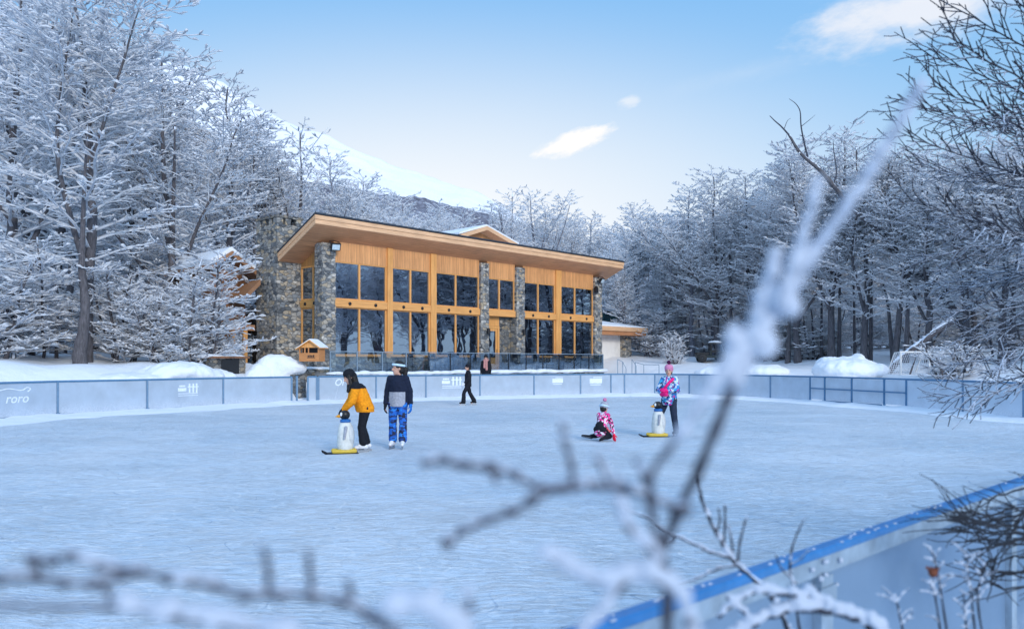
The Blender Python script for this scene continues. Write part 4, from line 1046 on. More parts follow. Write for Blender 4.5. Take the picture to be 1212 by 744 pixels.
def spray(tw, P, r, rng, L0, step, tstep, tlen, tr, f0=.12):
    """secondary branches with twigs, spread mostly sideways so that the foliage lies in layers"""
    ln = sum((P[i + 1] - P[i]).length for i in range(len(P) - 1)); n = max(2, int(ln / step)); side = rng.choice((-1, 1))
    for i in range(n):
        f = f0 + (1 - f0) * (i + rng.random()) / n; f = min(f, .999)
        p, d = at_frac(P, f); side = -side
        ang = side * rng.uniform(.5, 1.05); h = Vector((d.x, d.y, 0))
        if h.length < .25: a = rng.uniform(0, 6.28); h = Vector((math.cos(a), math.sin(a), 0))
        h.normalize(); dd = Vector((h.x * math.cos(ang) - h.y * math.sin(ang), h.x * math.sin(ang) + h.y * math.cos(ang), rng.uniform(-.05, .42)))
        l2 = (L0 * (1 - f * .65)) * rng.uniform(.6, 1.25)
        Q, rr = walk(p, dd, l2, 3, r * .55, tr, rng, .16, .0, rng.uniform(-.02, .22)); add_segs(tw, Q, rr)
        m = max(2, int(l2 / tstep)); s2 = rng.choice((-1, 1))
        for j in range(m):
            g = min(.999, .1 + .9 * (j + rng.random()) / m); q, e = at_frac(Q, g); s2 = -s2; an = s2 * rng.uniform(.45, 1.0)
            ee = Vector((e.x * math.cos(an) - e.y * math.sin(an), e.x * math.sin(an) + e.y * math.cos(an), e.z + rng.uniform(-.12, .38)))
            T, rt = walk(q, ee, tlen * rng.uniform(.55, 1.35) * (1.15 - .5 * g), 2, tr * 1.05, tr * .5, rng, .2, .02); add_segs(tw, T, rt)
            if rng.random() < PUFF:
                w = tr * rng.uniform(1.4, 3.1); a_, c_ = T[0].lerp(T[2], rng.uniform(0, .3)), T[2].lerp(T[1], rng.uniform(-.1, .3)); b_ = a_.lerp(c_, rng.uniform(.35, .65)) + Vector((0, 0, w * .5)); c_ = c_ + Vector((0, 0, w * .2))
                add_segs(tw, [a_, b_, c_], [w * .3, w, w * .25])

def grow(seed, H, cb=.3, spread=3.2, nprim=34, leaders=2, r0=None, tr=.02, step=.42, tstep=.26, tlen=.42, lean=(0, 0), L0=1.15, e0=(45, 65), flat=(4, 22), wander=.02, dome=.8):
    rng = random.Random(seed); trunk = MB(); tw = []; r0 = r0 or (.012 * H + .06)
    n = 12; P = [Vector((0, 0, -.5))]; d = Vector((lean[0], lean[1], 1)); off = Vector((0, 0, 0))
    for i in range(1, n + 1):
        off += Vector((rng.gauss(0, wander) * H * .35, rng.gauss(0, wander) * H * .35, 0)); z = H * .97 * i / n
        P.append(Vector((lean[0] * z + off.x, lean[1] * z + off.y, z)))
    rad = [r0 * 1.25] + [r0 * max(.10, (1 - i / n)) ** .75 for i in range(1, n + 1)]
    sm = catmull(P, 3); sr = [np.interp(i / 3, range(n + 1), rad) for i in range(len(sm))]
    trunk.tube(sm, sr, 8)
    axes = [(P, rad, cb, 1.0)]
    for k in range(leaders):
        f = rng.uniform(max(.18, cb * .7), .55); p, _ = at_frac(P, f); az = rng.uniform(0, 6.28); el = R(rng.uniform(52, 70))
        ln = (1 - f) * H * rng.uniform(.7, .98)
        Q, rr = walk(p, Vector((math.cos(az) * math.cos(el), math.sin(az) * math.cos(el), math.sin(el))), ln, 8, r0 * (1 - f) * .62, .02, rng, .07, .05)
        trunk.tube(catmull(Q, 2), [np.interp(i / 2, range(9), rr) for i in range(17)], 7); axes.append((Q, rr, .22, .68))
    for (A, ar, c0, wt) in axes:
        m = int(nprim * wt); az = rng.uniform(0, 6.28)
        for i in range(m):
            u = (i + rng.random() * .8) / m; f = c0 + (1 - c0) * u; f = min(f, .995)
            p, dd = at_frac(A, f); az += 2.399 + rng.gauss(0, .35)
            prof_ = (.42 + .58 * math.sin(math.pi * min(1, (u * .86 + .10)) ** dome)); ln = spread * prof_ * rng.uniform(.7, 1.2) * (.75 if wt < 1 else 1)
            el = R(rng.uniform(*e0)) * (1 if u > .25 else .6)
            br = min(np.interp(f * (len(ar) - 1), range(len(ar)), ar) * .5, .018 + .018 * ln)
            Q, rr = walk(p, Vector((math.cos(az) * math.cos(el), math.sin(az) * math.cos(el), math.sin(el))), ln, 5, br, tr * 1.1, rng, .10, 0, R(rng.uniform(*flat)))
            add_segs(tw, Q, rr); spray(tw, Q, br * .6 + tr * .4, rng, L0 * (.5 + .5 * ln / spread), step, tstep, tlen, tr)
    return trunk.mesh('trunk'), seg_mesh('crown', tw, 3)

def grow_bush(seed, H, stems, spread, **kw):
    rng = random.Random(seed); tr = MB(); tw = []
    for s in range(stems):
        az = rng.uniform(0, 6.28); el = R(rng.uniform(58, 84)); p = Vector((rng.uniform(-.5, .5), rng.uniform(-.5, .5), -.3)); ln = H * rng.uniform(.7, 1.0)
        Q, rr = walk(p, Vector((math.cos(az) * math.cos(el), math.sin(az) * math.cos(el), math.sin(el))), ln, 7, rng.uniform(.05, .10), .02, rng, .08, .03)
        tr.tube(Q, rr, 6); a = rng.uniform(0, 6.28)
        for i in range(kw.get('nprim', 16)):
            u = (i + rng.random()) / kw.get('nprim', 16); f = .09 + .91 * u; p2, d2 = at_frac(Q, min(f, .99)); a += 2.4 + rng.gauss(0, .3); e = R(rng.uniform(20, 50))
            l2 = spread * (1.1 - .65 * u) * rng.uniform(.6, 1.2)
            B, br = walk(p2, Vector((math.cos(a) * math.cos(e), math.sin(a) * math.cos(e), math.sin(e))), l2, 4, .030, .020, rng, .12, 0, R(rng.uniform(-4, 16)))
            add_segs(tw, B, br); spray(tw, B, .02, rng, .8, .26, .15, .32, kw.get('tr', .022))
    return tr.mesh('trunk'), seg_mesh('crown', tw, 3)

PUFF = .6
PROTO = {}
for i in range(5): PROTO['tall%d' % i] = grow(100 + i, 14, cb=.24, spread=3.1, nprim=66, leaders=3, tr=.029, step=.34, tstep=.17, tlen=.38, lean=(random.Random(i).uniform(-.03, .03), 0))
for i in range(3): PROTO['wide%d' % i] = grow(200 + i, 15, cb=.20, spread=4.0, nprim=50, leaders=3, tr=.026, step=.33, tstep=.17, tlen=.38, flat=(0, 16), e0=(30, 60))
for i in range(2): PROTO['spiky%d' % i] = grow(300 + i, 14, cb=.15, spread=2.7, nprim=72, leaders=2, tr=.027, step=.34, tstep=.17, tlen=.36, e0=(35, 65), flat=(10, 30), dome=1.2)
for i in range(2): PROTO['open%d' % i] = grow(400 + i, 13, cb=.32, spread=2.9, nprim=26, leaders=5, tr=.026, step=.38, tstep=.20, e0=(50, 72), flat=(18, 40))
for i in range(3): PROTO['bush%d' % i] = grow_bush(500 + i, 5.0, 5, 2.1)
PROTO['shrub0'] = grow_bush(520, 2.6, 12, .8, nprim=9, tr=.013)
PROTO_H = {'tall': 14, 'wide': 15, 'spiky': 14, 'open': 13, 'bush': 5.0, 'shrub': 2.6}
used = {}
for k_, (a, b_) in PROTO.items():
    a.materials.append(M['bark']); b_.materials.append(M['twig'])
    a.polygons.foreach_set('use_smooth', [True] * len(a.polygons))
    print('proto', k_, len(b_.polygons))

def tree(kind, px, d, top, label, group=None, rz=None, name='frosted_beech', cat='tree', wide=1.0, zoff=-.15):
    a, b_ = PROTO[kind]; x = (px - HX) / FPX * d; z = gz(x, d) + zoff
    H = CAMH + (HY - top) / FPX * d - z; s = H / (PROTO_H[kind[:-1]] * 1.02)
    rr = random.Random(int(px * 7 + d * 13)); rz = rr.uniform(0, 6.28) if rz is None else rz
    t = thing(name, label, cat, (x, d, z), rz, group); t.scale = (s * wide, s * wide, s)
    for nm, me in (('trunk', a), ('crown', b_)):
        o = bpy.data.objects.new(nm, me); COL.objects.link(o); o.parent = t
        if d > 59: o.material_slots[0].link = 'OBJECT'; o.material_slots[0].material = M['bark_haze' if nm == 'trunk' else 'twig_haze']
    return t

# ---- left wood
T = tree
T('wide0', 100, 33, -75, 'tall frosted beech with a thick dark crooked trunk rising behind the left fence', rz=1.0)
T('wide1', 205, 43, 52, 'frosted beech with a straight dark trunk rising between the bushy trees and the chimney', rz=.3)
T('wide2', 15, 37, -60, 'large frosted beech at the left edge behind the fence end')
T('tall0', 62, 44, -40, 'slender frosted beech left of the thick crooked trunk, its stem dark among white sprays')
T('spiky0', 152, 47, 20, 'frosted beech between the crooked trunk and the straight dark trunk')
T('spiky1', 255, 50, 88, 'thin-topped frosted beech standing against the mountain edge left of the chimney')
T('tall1', 30, 50, -10, 'frosted beech far left, half hidden behind the large edge tree')
T('open0', 345, 56, 140, 'dark-limbed frosted tree directly above the stone chimney')
T('spiky0', 305, 55, 150, 'white frosted tree just left of the chimney top')
T('spiky1', 385, 60, 172, 'white frosted tree behind the high left end of the lodge roof')
T('tall2', 428, 64, 205, 'rounded frosted tree behind the lodge roof, second from the chimney')
T('bush0', 232, 34.5, 282, 'bushy many-stemmed frosted tree in front of the timber wing', name='bushy_beech', wide=1.15)
T('bush1', 190, 33.8, 318, 'low bushy frosted tree behind the snow mound, right of the crooked trunk', name='bushy_beech', wide=1.1)
T('bush2', 150, 34.5, 290, 'bushy frosted tree between the crooked trunk and the low bushy tree', name='bushy_beech', wide=1.2)
T('bush2', 2, 31.5, 268, 'layered low frosted tree left of the crooked trunk, behind the left fence', name='bushy_beech', wide=1.3)
T('bush0', 48, 35.0, 262, 'layered frosted undergrowth tree beside the crooked trunk', name='bushy_beech', wide=1.3)
T('bush1', -20, 31, 290, 'layered low frosted tree cut by the left picture edge', name='bushy_beech', wide=1.3)
T('bush1', 256, 36.2, 290, 'frosted bushy tree touching the snowy roof of the timber wing', name='bushy_beech', wide=.85)
rng = random.Random(77)
for i in range(15):
    px = -90 + i * 29 + rng.uniform(-10, 10); d = rng.uniform(54, 72)
    T(rng.choice(['tall0', 'tall1', 'tall3', 'spiky0', 'spiky1', 'wide1']), px, d, np.interp(px, [-90, 100, 200, 280, 330, 420], [60, 75, 110, 165, 185, 235]) + rng.uniform(-12, 22), 'frosted beech deep in the wood on the left, behind the front trees', group='frosted trees deep in the left wood')
for i in range(9):
    px = -70 + i * 44 + rng.uniform(-12, 12)
    T('bush%d' % (i % 3), px, rng.uniform(41, 50), rng.uniform(270, 310), 'bushy frosted undergrowth deep in the left wood', group='frosted undergrowth in the left wood', name='bushy_beech', wide=1.5)
# ---- behind the lodge
for px, d, top, k_, lab in ((470, 72, 224, 'tall0', 'hazy white tree over the middle of the lodge roof, left of the small gable'), (512, 76, 238, 'spiky1', 'small hazy white tree rising just left of the small gable'),
        (548, 84, 246, 'tall3', 'low hazy white tree directly behind the small gable'), (600, 70, 219, 'open0', 'open-crowned frosted tree right of the small gable, its dark limbs showing'), (637, 73, 221, 'open1', 'second open-crowned frosted tree over the right half of the roof'),
        (672, 78, 250, 'tall1', 'dense white tree over the right half of the roof, lower than the open crowns'), (702, 80, 251, 'tall4', 'dense white tree above the right tip of the lodge eave'), (728, 76, 262, 'tall2', 'white frosted tree just beyond the right end of the lodge roof')):
    T(k_, px, d, top, lab)
for i in range(12):
    px = 440 + i * 27 + rng.uniform(-8, 8)
    T('tall%d' % (i % 5), px, rng.uniform(84, 100), np.interp(px, [440, 560, 600, 740], [238, 268, 258, 272]) + rng.uniform(-5, 8), 'hazy frosted tree in the back rows behind the lodge', group='hazy trees behind the lodge')
# ---- right wood
for px, d, top, k_, lab in ((757, 66, 240, 'tall0', 'bright frosted tree standing free right of the lodge behind the annex'), (786, 64, 250, 'tall3', 'white frosted tree between the annex and the taller right wood'),
        (818, 61, 216, 'tall1', 'tall frosted tree behind the utility vehicle, left shoulder of the right wood'), (852, 58, 196, 'tall2', 'tall frosted tree right of the utility vehicle'), (888, 57, 198, 'tall4', 'tall frosted tree behind the low snow heap in the right wood'),
        (918, 54, 212, 'spiky0', 'narrow frosted tree left of the leaning dead trunk top'), (945, 52, 160, 'wide1', 'tall frosted tree under the bare tip of the leaning dead trunk'), (985, 50, 146, 'tall1', 'highest frosted tree of the right wood behind the lumpy heap'),
        (1022, 48, 158, 'wide0', 'broad frosted tree right of the lumpy snow heap'), (1060, 46, 180, 'tall0', 'frosted tree behind the goal with its trunk showing'), (1098, 45, 172, 'wide2', 'broad frosted tree behind the curved leaning trunk'),
        (1140, 44, 165, 'tall3', 'frosted tree at right behind the overhanging dark branches'), (1185, 42, 140, 'wide0', 'frosted tree at the right edge behind the overhanging dark branches'), (1235, 41, 120, 'wide1', 'frosted tree just past the right edge, its crown reaching in')):
    T(k_, px, d, top, lab)
for i in range(34):
    px = 742 + (i % 17) * 31 + rng.uniform(-12, 12); d = rng.uniform(60, 78) if i < 17 else rng.uniform(72, 92)
    T('tall%d' % rng.randrange(5), px, d, np.interp(px, [740, 780, 830, 930, 960, 1240], [268, 268, 225, 225, 185, 180]) + rng.uniform(0, 34), 'frosted tree in the back rows of the right wood', group='frosted trees deep in the right wood')
for i in range(30):
    px = 755 + i * 16.5 + rng.uniform(-8, 8)
    T('bush%d' % (i % 3), px, rng.uniform(62, 74) if 800 < px < 875 else rng.uniform(50, 72), rng.uniform(318, 372), 'frosted undergrowth between the trunks of the right wood', group='frosted undergrowth in the right wood', name='bushy_beech', wide=1.5)
# trees off to the right and behind: what the lodge windows mirror
for i in range(16):
    x = 27 + rng.uniform(0, 18); y = 28 + i * 1.8
    T('tall%d' % (i % 5), HX + x / y * FPX, y, HY - 11 / y * FPX, 'frosted tree of the wood beyond the right picture edge', group='frosted trees beyond the right edge')
# shrubs
T('shrub0', 796, 55, 384, 'upright twiggy shrub standing in snow between annex and utility vehicle', name='twiggy_shrub', cat='shrub', wide=.6)
T('shrub0', 1128, 37, 392, 'twiggy frosted shrub right of the goal', name='twiggy_shrub', cat='shrub', wide=1.4, rz=1.2)
T('shrub0', 868, 62, 392, 'low frosted shrub behind the utility vehicle', name='twiggy_shrub', cat='shrub', wide=1.5, rz=2.2)

# bare lower trunks one can tell apart in the right wood
def stem(label, pts, d, r0, r1, name='tree_trunk', cat='tree', mat='bark', k=8, ddep=0, group=None):
    P = [W(px, py, d + ddep * i / max(1, len(pts) - 1)) for i, (px, py) in enumerate(pts)]; o0 = Vector((P[0].x, P[0].y, gz(P[0].x, P[0].y) - .25))
    t = thing(name, label, cat, tuple(o0), 0, group); P = [p - o0 for p in P]; P[0].z = min(P[0].z, 0)
    sm = catmull(P, 5); n = len(sm); mb = MB(); mb.tube(sm, [lerp(r0, r1, (i / (n - 1)) ** .8) * (1 + .06 * math.sin(i * 1.7)) for i in range(n)], k); mb.build('trunk', M[mat], t, True)
    return t, sm
# leaning dead giant: trunk, broken limbs against the sky
lt, lsm = stem('huge leaning dead trunk curving up to the left with bare broken limbs against the sky', [(1158, 434), (1150, 405), (1128, 366), (1098, 330), (1062, 300), (1034, 266), (1008, 246), (974, 205), (948, 182), (934, 160)], 46.0, .34, .07, 'leaning_dead_tree')
l0 = Vector(lt.location)
def limb(pts, d, r0, r1, mat='barkbare'):
    P = [W(*p, 46.0) - l0 for p in pts]; mb = MB(); sm = catmull(P, 4); mb.tube(sm, [lerp(r0 * .62, r1 * .7, i / (len(sm) - 1)) for i in range(len(sm))], 6); mb.build('limb', M[mat], lt, True)
limb([(934, 160), (925, 150), (917, 143), (911, 137)], 39, .085, .03)
limb([(956, 186), (951, 165), (948, 148), (947, 132), (942, 123), (934, 117)], 39, .085, .02)
limb([(948, 150), (958, 142), (965, 136)], 39, .04, .012)
limb([(928, 153), (932, 143), (936, 140)], 39, .035, .01)
limb([(985, 222), (990, 205), (987, 180), (986, 165)], 39, .07, .02)
limb([(1095, 328), (1070, 322), (1050, 318), (1036, 316)], 39, .10, .03)
limb([(1130, 375), (1120, 340), (1122, 310)], 39, .12, .03)
limb([(1145, 400), (1160, 385), (1170, 395), (1175, 420), (1177, 432)], 38.7, .16, .08)
# the crooked stem of the big left tree and stems in front rows
stem('thick crooked brown trunk standing in snow behind the left fence', [(96, 434), (94, 420), (98, 395), (101, 360), (97, 320), (98, 270), (100, 215), (104, 150)], 31.6, .33, .03)
stem('broad leaning dark trunk left of the crooked brown trunk', [(68, 404), (74, 385), (80, 360), (84, 330), (82, 290)], 40, .42, .08)
stem('straight dark trunk at the left edge of the wood', [(14, 416), (15, 380), (16, 320), (14, 250)], 40, .30, .05)
stem('straight grey trunk rising behind the bushy trees', [(203, 400), (203, 330), (204, 270), (206, 210), (207, 150)], 41.5, .28, .04)
for i, (px, d, by, ty, r_, lean, lab) in enumerate(((1072, 43, 432, 300, .24, 6, 'straight dark trunk just left of the goal'), (1058, 45, 424, 330, .22, -14, 'dark trunk leaning left behind the fallen log'), (1030, 46, 430, 290, .20, 3, 'slim straight trunk behind the right end of the lumpy heap'), (1012, 49, 418, 310, .15, -3, 'slim trunk rising behind the lumpy heap'),
        (993, 48, 424, 300, .22, 2, 'brown trunk rising behind the middle of the lumpy heap'), (972, 50, 428, 320, .16, 1, 'slim dark trunk left of the lumpy heap'), (932, 50, 430, 340, .26, 5, 'stout dark trunk left of the lumpy heap, near the blurred branch'), (906, 52, 420, 310, .18, -4, 'dark trunk directly behind the blurred branch'),
        (893, 54, 416, 290, .18, 0, 'straight dark trunk behind the low snow heap'), (866, 55, 415, 280, .20, -3, 'straight dark trunk right of the utility vehicle'), (1196, 40, 430, 300, .28, 8, 'dark trunk at the right edge behind the drooping branches'), (1100, 43.5, 430, 330, .17, -4, 'slim trunk behind the goal net'))):
    stem(lab, [(px, by), (px + lean * .3, lerp(by, ty, .33)), (px + lean * .5, lerp(by, ty, .66)), (px + lean, ty)], d + 2.5, r_ * .78, .05, group=None)
# fallen log with snow
lg, lsm2 = stem('snow-topped fallen log slanting up from the lumpy heap to the goal', [(1046, 437), (1066, 424), (1090, 405), (1112, 390), (1128, 380)], 42.2, .19, .11, 'fallen_log', 'log')
mb = MB()
for i, p in enumerate(lsm2): ellipsoid(mb, p + Vector((0, 0, .165)), (.22, .07, .032), None, 10)
obj('snow_strip', melt(mb, .05, 3), M['snow'], lg)
br, _ = stem('thin snowy branch crossing above the fallen log', [(1075, 428), (1092, 404), (1115, 386), (1132, 378)], 41.5, .045, .03, 'fallen_branch', 'branch')
# ------------------------------------------------------------------ people.  local frame: +X forward, +Y left, Z up
SKIN = plain('skin', (.58, .33, .24), .55, 0, .06, 30, 0)
def fab(name, c, r=.85): return plain(name, c, r, 0, .2, 25, .3, .2)
MC = {'hairdark': plain('dark_hair', (.012, .009, .008), .5, 0, .4, 60, .4), 'orange': fab('orange_shell', (.86, .30, .012)), 'black': fab('black_cloth', (.012, .014, .02)), 'navy': fab('navy_cloth', (.012, .018, .04)),
      'grey': fab('grey_cloth', (.34, .36, .42)), 'white': plain('white_leather', (.78, .79, .82), .45), 'whitecloth': fab('pale_headband', (.55, .72, .88)), 'pink': fab('pink_knit', (.60, .22, .38)), 'hotpink': fab('hot_pink', (.85, .02, .20)), 'dkpurple': fab('dark_purple_wool', (.06, .01, .05)),
      'jean': fab('dark_jean', (.022, .032, .06)), 'blueglove': fab('blue_glove', (.02, .16, .55)), 'greyhat': fab('grey_hat', (.36, .38, .45)), 'scarf': fab('dusty_pink_scarf', (.50, .24, .22)), 'red': fab('red_mitten', (.85, .02, .06)), 'steelblade': plain('blade_steel', (.35, .38, .42), .25, .8, .05),
      'eye': plain('eye_dark', (.02, .015, .012), .3), 'lip': plain('lip', (.40, .12, .10), .5), 'purple': fab('lilac_cloth', (.30, .20, .45)),
      'bluepat': mat_cells('blue_black_pattern', [(.01, .015, .05), (.012, .13, .55), (.02, .22, .70), (.01, .05, .22), (.012, .13, .55)], 17, .8, (1, 1, 1.6)),
      'multipat': mat_cells('blue_white_pink_pattern', [(.02, .22, .55), (.60, .72, .85), (.015, .02, .08), (.05, .42, .68), (.40, .03, .30), (.03, .10, .35), (.55, .68, .80)], 22, .7),
      'pinkpat': mat_cells('pink_white_black_pattern', [(.85, .02, .22), (.02, .015, .03), (.75, .62, .75), (.80, .03, .30), (.03, .02, .04), (.50, .02, .22), (.75, .70, .80)], 25, .7)}
def V3(*a): return Vector(a)

def hand_parts(mb, wrist, d, palm_n, s=1.0, curl=.5, mitt=False, thumb_side=1):
    """palm, four unequal bent fingers and a thumb leaving the side of the palm"""
    d = d.normalized(); n = (palm_n - d * palm_n.dot(d)).normalized(); sd = d.cross(n) * thumb_side
    capsule(mb, wrist, wrist + d * .03 * s, .026 * s, .03 * s)
    for k, o in enumerate((-.026, -.009, .009, .026)): capsule(mb, wrist + d * .015 * s + sd * o * s * .7, wrist + d * .085 * s + sd * o * s, .016 * s, .014 * s, 8)
    for o, ln in ((.030, .072), (.010, .082), (-.010, .076), (-.029, .060)):
        p = wrist + d * .086 * s + sd * o * s; q = (d * math.cos(curl) + n * math.sin(curl)).normalized(); e = (d * math.cos(curl * 2) + n * math.sin(curl * 2)).normalized()
        m_ = p + q * ln * .52 * s; w = (.0125 if mitt else .0095) * s; capsule(mb, p, m_, w, w * .95, 8); capsule(mb, m_, m_ + e * ln * .48 * s, w * .95, w * .8, 8)
    p = wrist + d * .03 * s + sd * .03 * s; q = (d * .62 + sd * .7 + n * .3).normalized(); m_ = p + q * .035 * s; capsule(mb, p, m_, .013 * s, .011 * s, 8); capsule(mb, m_, m_ + (d * .85 + sd * .2 + n * .4).normalized() * .03 * s, .011 * s, .009 * s, 8)

def person(name, label, loc, rz, J, look=0.0, nod=0.0, top='navy', toplen=.0, legs='black', glove='black', boot='white', puff=1.0, hat=None, hair='hairdark', hairlong=True, s=1.0, skate=True, group=None, pony=False, yoke=None, extra=None, bulk=1.0, cat='person', hs=1.1, hemcut=True):
    """J: joints in metres for an adult: pelvis, chest, neck, head, (hip,knee,ankle,toe) x L/R, (sh,el,wr) x L/R"""
    t = thing(name, label, cat, loc, rz, group); t.scale = (s, s, s)
    pv, chs, nk, hd = J['pelvis'], J['chest'], J['neck'], J['head']; hd = hd + V3(0, 0, (hs - 1) * .10)
    hrot = Matrix.Rotation(look, 3, 'Z') @ Matrix.Rotation(nod, 3, 'Y')
    def hp(x, y, z): return hd + hrot @ Vector((x, y, z)) * hs
    def E(m_, c, r, rot=None, k=16): ellipsoid(m_, c, tuple(q * hs for q in r), rot, k)
    def C(m_, a_, b_, r0, r1, k=14): capsule(m_, a_, b_, r0 * hs, r1 * hs, k)
    b = MB()
    E(b, hp(-.012, 0, .022), (.092, .075, .098), hrot); E(b, hp(.022, 0, -.045), (.062, .056, .075), hrot)
    C(b, hp(.082, 0, .012), hp(.099, 0, -.024), .010, .015, 8); C(b, hp(.05, 0, -.095), hp(.058, 0, -.092), .026, .024, 8)
    for y in (-1, 1): E(b, hp(-.01, y * .077, -.005), (.018, .010, .031), hrot, 8); E(b, hp(.074, y * .030, .026), (.015, .022, .010), hrot, 8)
    E(b, hp(.078, 0, -.056), (.012, .024, .008), hrot, 8)
    capsule(b, nk + V3(0, 0, -.06), hp(-.02, 0, -.05), .058, .052)
    capsule(b, pv, chs, .125, .130); capsule(b, chs, nk + V3(0, 0, -.04), .13, .07)
    for sd in 'LR':
        sh, el, wr = J['sh' + sd], J['el' + sd], J['wr' + sd]; hp_, kn, an, to = J['hip' + sd], J['kn' + sd], J['an' + sd], J['to' + sd]
        capsule(b, chs.lerp(nk, .5), sh, .07, .055); capsule(b, sh, el, .047, .038); capsule(b, el, wr, .037, .026)
        capsule(b, pv, hp_, .10, .09); capsule(b, hp_, kn, .08, .052); capsule(b, kn, an, .052, .036); capsule(b, an, to, .036, .03)
        hand_parts(b, wr, J.get('hd' + sd, wr - el), J.get('pn' + sd, V3(0, -1 if sd == 'L' else 1, 0)), 1.0, J.get('curl', .45), False, 1 if sd == 'R' else -1)
    me = melt(b, .0085, 3, .5); body = obj('body', me, [SKIN, MC['eye'], MC['lip']], t)
    eyes = [hp(.088, y * .031, .022) for y in (-1, 1)]; lip = hp(.086, 0, -.055)
    mi = np.zeros(len(me.polygons), dtype=np.int32); ce = np.empty(len(me.polygons) * 3, dtype=np.float32); me.polygons.foreach_get('center', ce); ce = ce.reshape(-1, 3)
    for e in eyes: mi[np.linalg.norm(ce - np.array(e), axis=1) < .0135] = 1
    q = (ce - np.array(lip)); q[:, 2] *= 1.9; mi[np.linalg.norm(q, axis=1) < .019] = 2
    me.polygons.foreach_set('material_index', mi)
    # jacket with sleeves
    j = MB(); hem = pv + V3(0, 0, -toplen); k = puff * bulk
    capsule(j, hem, pv.lerp(chs, .5), .165 * k, .155 * k); capsule(j, pv.lerp(chs, .5), chs, .155 * k, .165 * k); capsule(j, chs, nk + V3(0, 0, -.05), .16 * k, .10)
    capsule(j, nk + V3(0, 0, -.04), nk + V3(0, 0, .01), .075, .07)
    for y in (-.07, .07): capsule(j, hem + V3(0, y, 0), chs + V3(0, y * .9, 0), .125 * k, .12 * k)
    for sd in 'LR':
        sh, el, wr = J['sh' + sd], J['el' + sd], J['wr' + sd]
        capsule(j, chs.lerp(nk, .55), sh, .100, .078 * puff); capsule(j, sh, el, .082 * puff, .068 * puff); capsule(j, el, wr.lerp(el, .08), .068 * puff, .050)
    for y in (-.115, .115): capsule(j, hem + V3(0, y, 0), pv.lerp(chs, .4) + V3(0, y, 0), .085 * k, .07 * k)
    jm = melt(j, .012, 3, .5, .006, .07); mats = [MC[top]]
    if hemcut:
        for v in jm.vertices:
            r_ = v.co - hem; low = hem.z - .045
            if v.co.z < low and math.hypot(r_.x, r_.y) < .21: v.co.z = low + (v.co.z - low) * .08
    if yoke: mats.append(MC[yoke[0]])
    jo = obj('jacket', jm, mats, t)
    if yoke:
        ce = np.empty(len(jm.polygons) * 3, dtype=np.float32); jm.polygons.foreach_get('center', ce); ce = ce.reshape(-1, 3)
        jm.polygons.foreach_set('material_index', np.array([1 if yoke[1](c) else 0 for c in ce], dtype=np.int32))
    p = MB()
    capsule(p, pv + V3(0, 0, .08), pv, .13, .135)
    for sd in 'LR':
        hp_, kn, an = J['hip' + sd], J['kn' + sd], J['an' + sd]
        w = J.get('flare', .07); capsule(p, pv, hp_, .125, .115); capsule(p, hp_, kn, .108, .078); capsule(p, kn, an + (kn - an).normalized() * .05, .078, w)
    obj('trousers', melt(p, .012, 3, .5, .006, .06), MC[legs], t)
    for sd in 'LR':
        el, wr = J['el' + sd], J['wr' + sd]
        if glove:
            g = MB(); gm = glove if isinstance(glove, str) else glove[sd]
            hand_parts(g, wr, J.get('hd' + sd, wr - el), J.get('pn' + sd, V3(0, -1 if sd == 'L' else 1, 0)), 1.22, J.get('curl', .45), True, 1 if sd == 'R' else -1); capsule(g, wr + (el - wr).normalized() * .05, wr, .046, .04)
            obj('glove', melt(g, .008, 2), MC[gm], t)
        an, to = J['an' + sd], J['to' + sd]; f = (to - an); f.z = 0
        if f.length < .02: f = V3(1, 0, 0)
        f.normalize(); bm = MB(); heel = an - f * .05; ft = J.get('foot' + sd)
        if ft is None:
            capsule(bm, an + V3(0, 0, .09), an, .056, .055); capsule(bm, heel + V3(0, 0, -.035), an + f * .15 + V3(0, 0, -.045), .046, .036); capsule(bm, an, an + f * .08 + V3(0, 0, -.02), .052, .045)
            bo = obj('skate' if skate else 'boot', melt(bm, .009, 2), MC[boot], t)
            if skate:
                bl_ = MB(); a = math.atan2(f.y, f.x); c = an + f * .05; rot = Matrix.Rotation(a, 3, 'Z'); gz_ = J['ground'] if 'ground' in J else 0
                h = max(.03, c.z - .085 - gz_); bl_.box(c + V3(0, 0, -.085 - h * .5 + .0), (.29, .007, h * .55), rot); bl_.box(c + f * .08 + V3(0, 0, -.075 - .012), (.05, .03, .035), rot); bl_.box(c - f * .08 + V3(0, 0, -.075 - .012), (.05, .03, .035), rot)
                bl_.box(c + V3(0, 0, gz_ - c.z + .012), (.30, .006, .024), rot); bl_.build('blade', MC['steelblade'], bo)
        else:
            tip = an + ft * .2; capsule(bm, an - ft * .05, tip, .055, .036); bo = obj('skate', melt(bm, .009, 2), MC[boot], t)
            up = V3(*J.get('footn' + sd, (0, 0, -1))); bl_ = MB(); rot = Matrix((ft, up.cross(ft).normalized(), up)).transposed(); bl_.box(an + ft * .07 + up * .075, (.29, .007, .05), rot); bl_.build('blade', MC['steelblade'], bo)
    # hair and hat
    if hair:
        h = MB(); E(h, hp(-.026, 0, .045), (.100, .090, .104), hrot); E(h, hp(-.055, 0, -.02), (.07, .08, .09), hrot)
        if hairlong:
            for y in (-1, 1):
                C(h, hp(.01, y * .078, .03), hp(.035, y * .095, -.12), .03, .034); C(h, hp(.035, y * .095, -.12), nk + V3(.11, y * .085, -.16), .034, .022)
            C(h, hp(-.07, 0, 0), nk + V3(-.09, 0, -.16), .075, .06)
        if pony:
            C(h, hp(-.09, 0, .05), hp(-.15, .0, -.03), .04, .05); C(h, hp(-.15, 0, -.03), hp(-.12, 0, -.24), .05, .025)
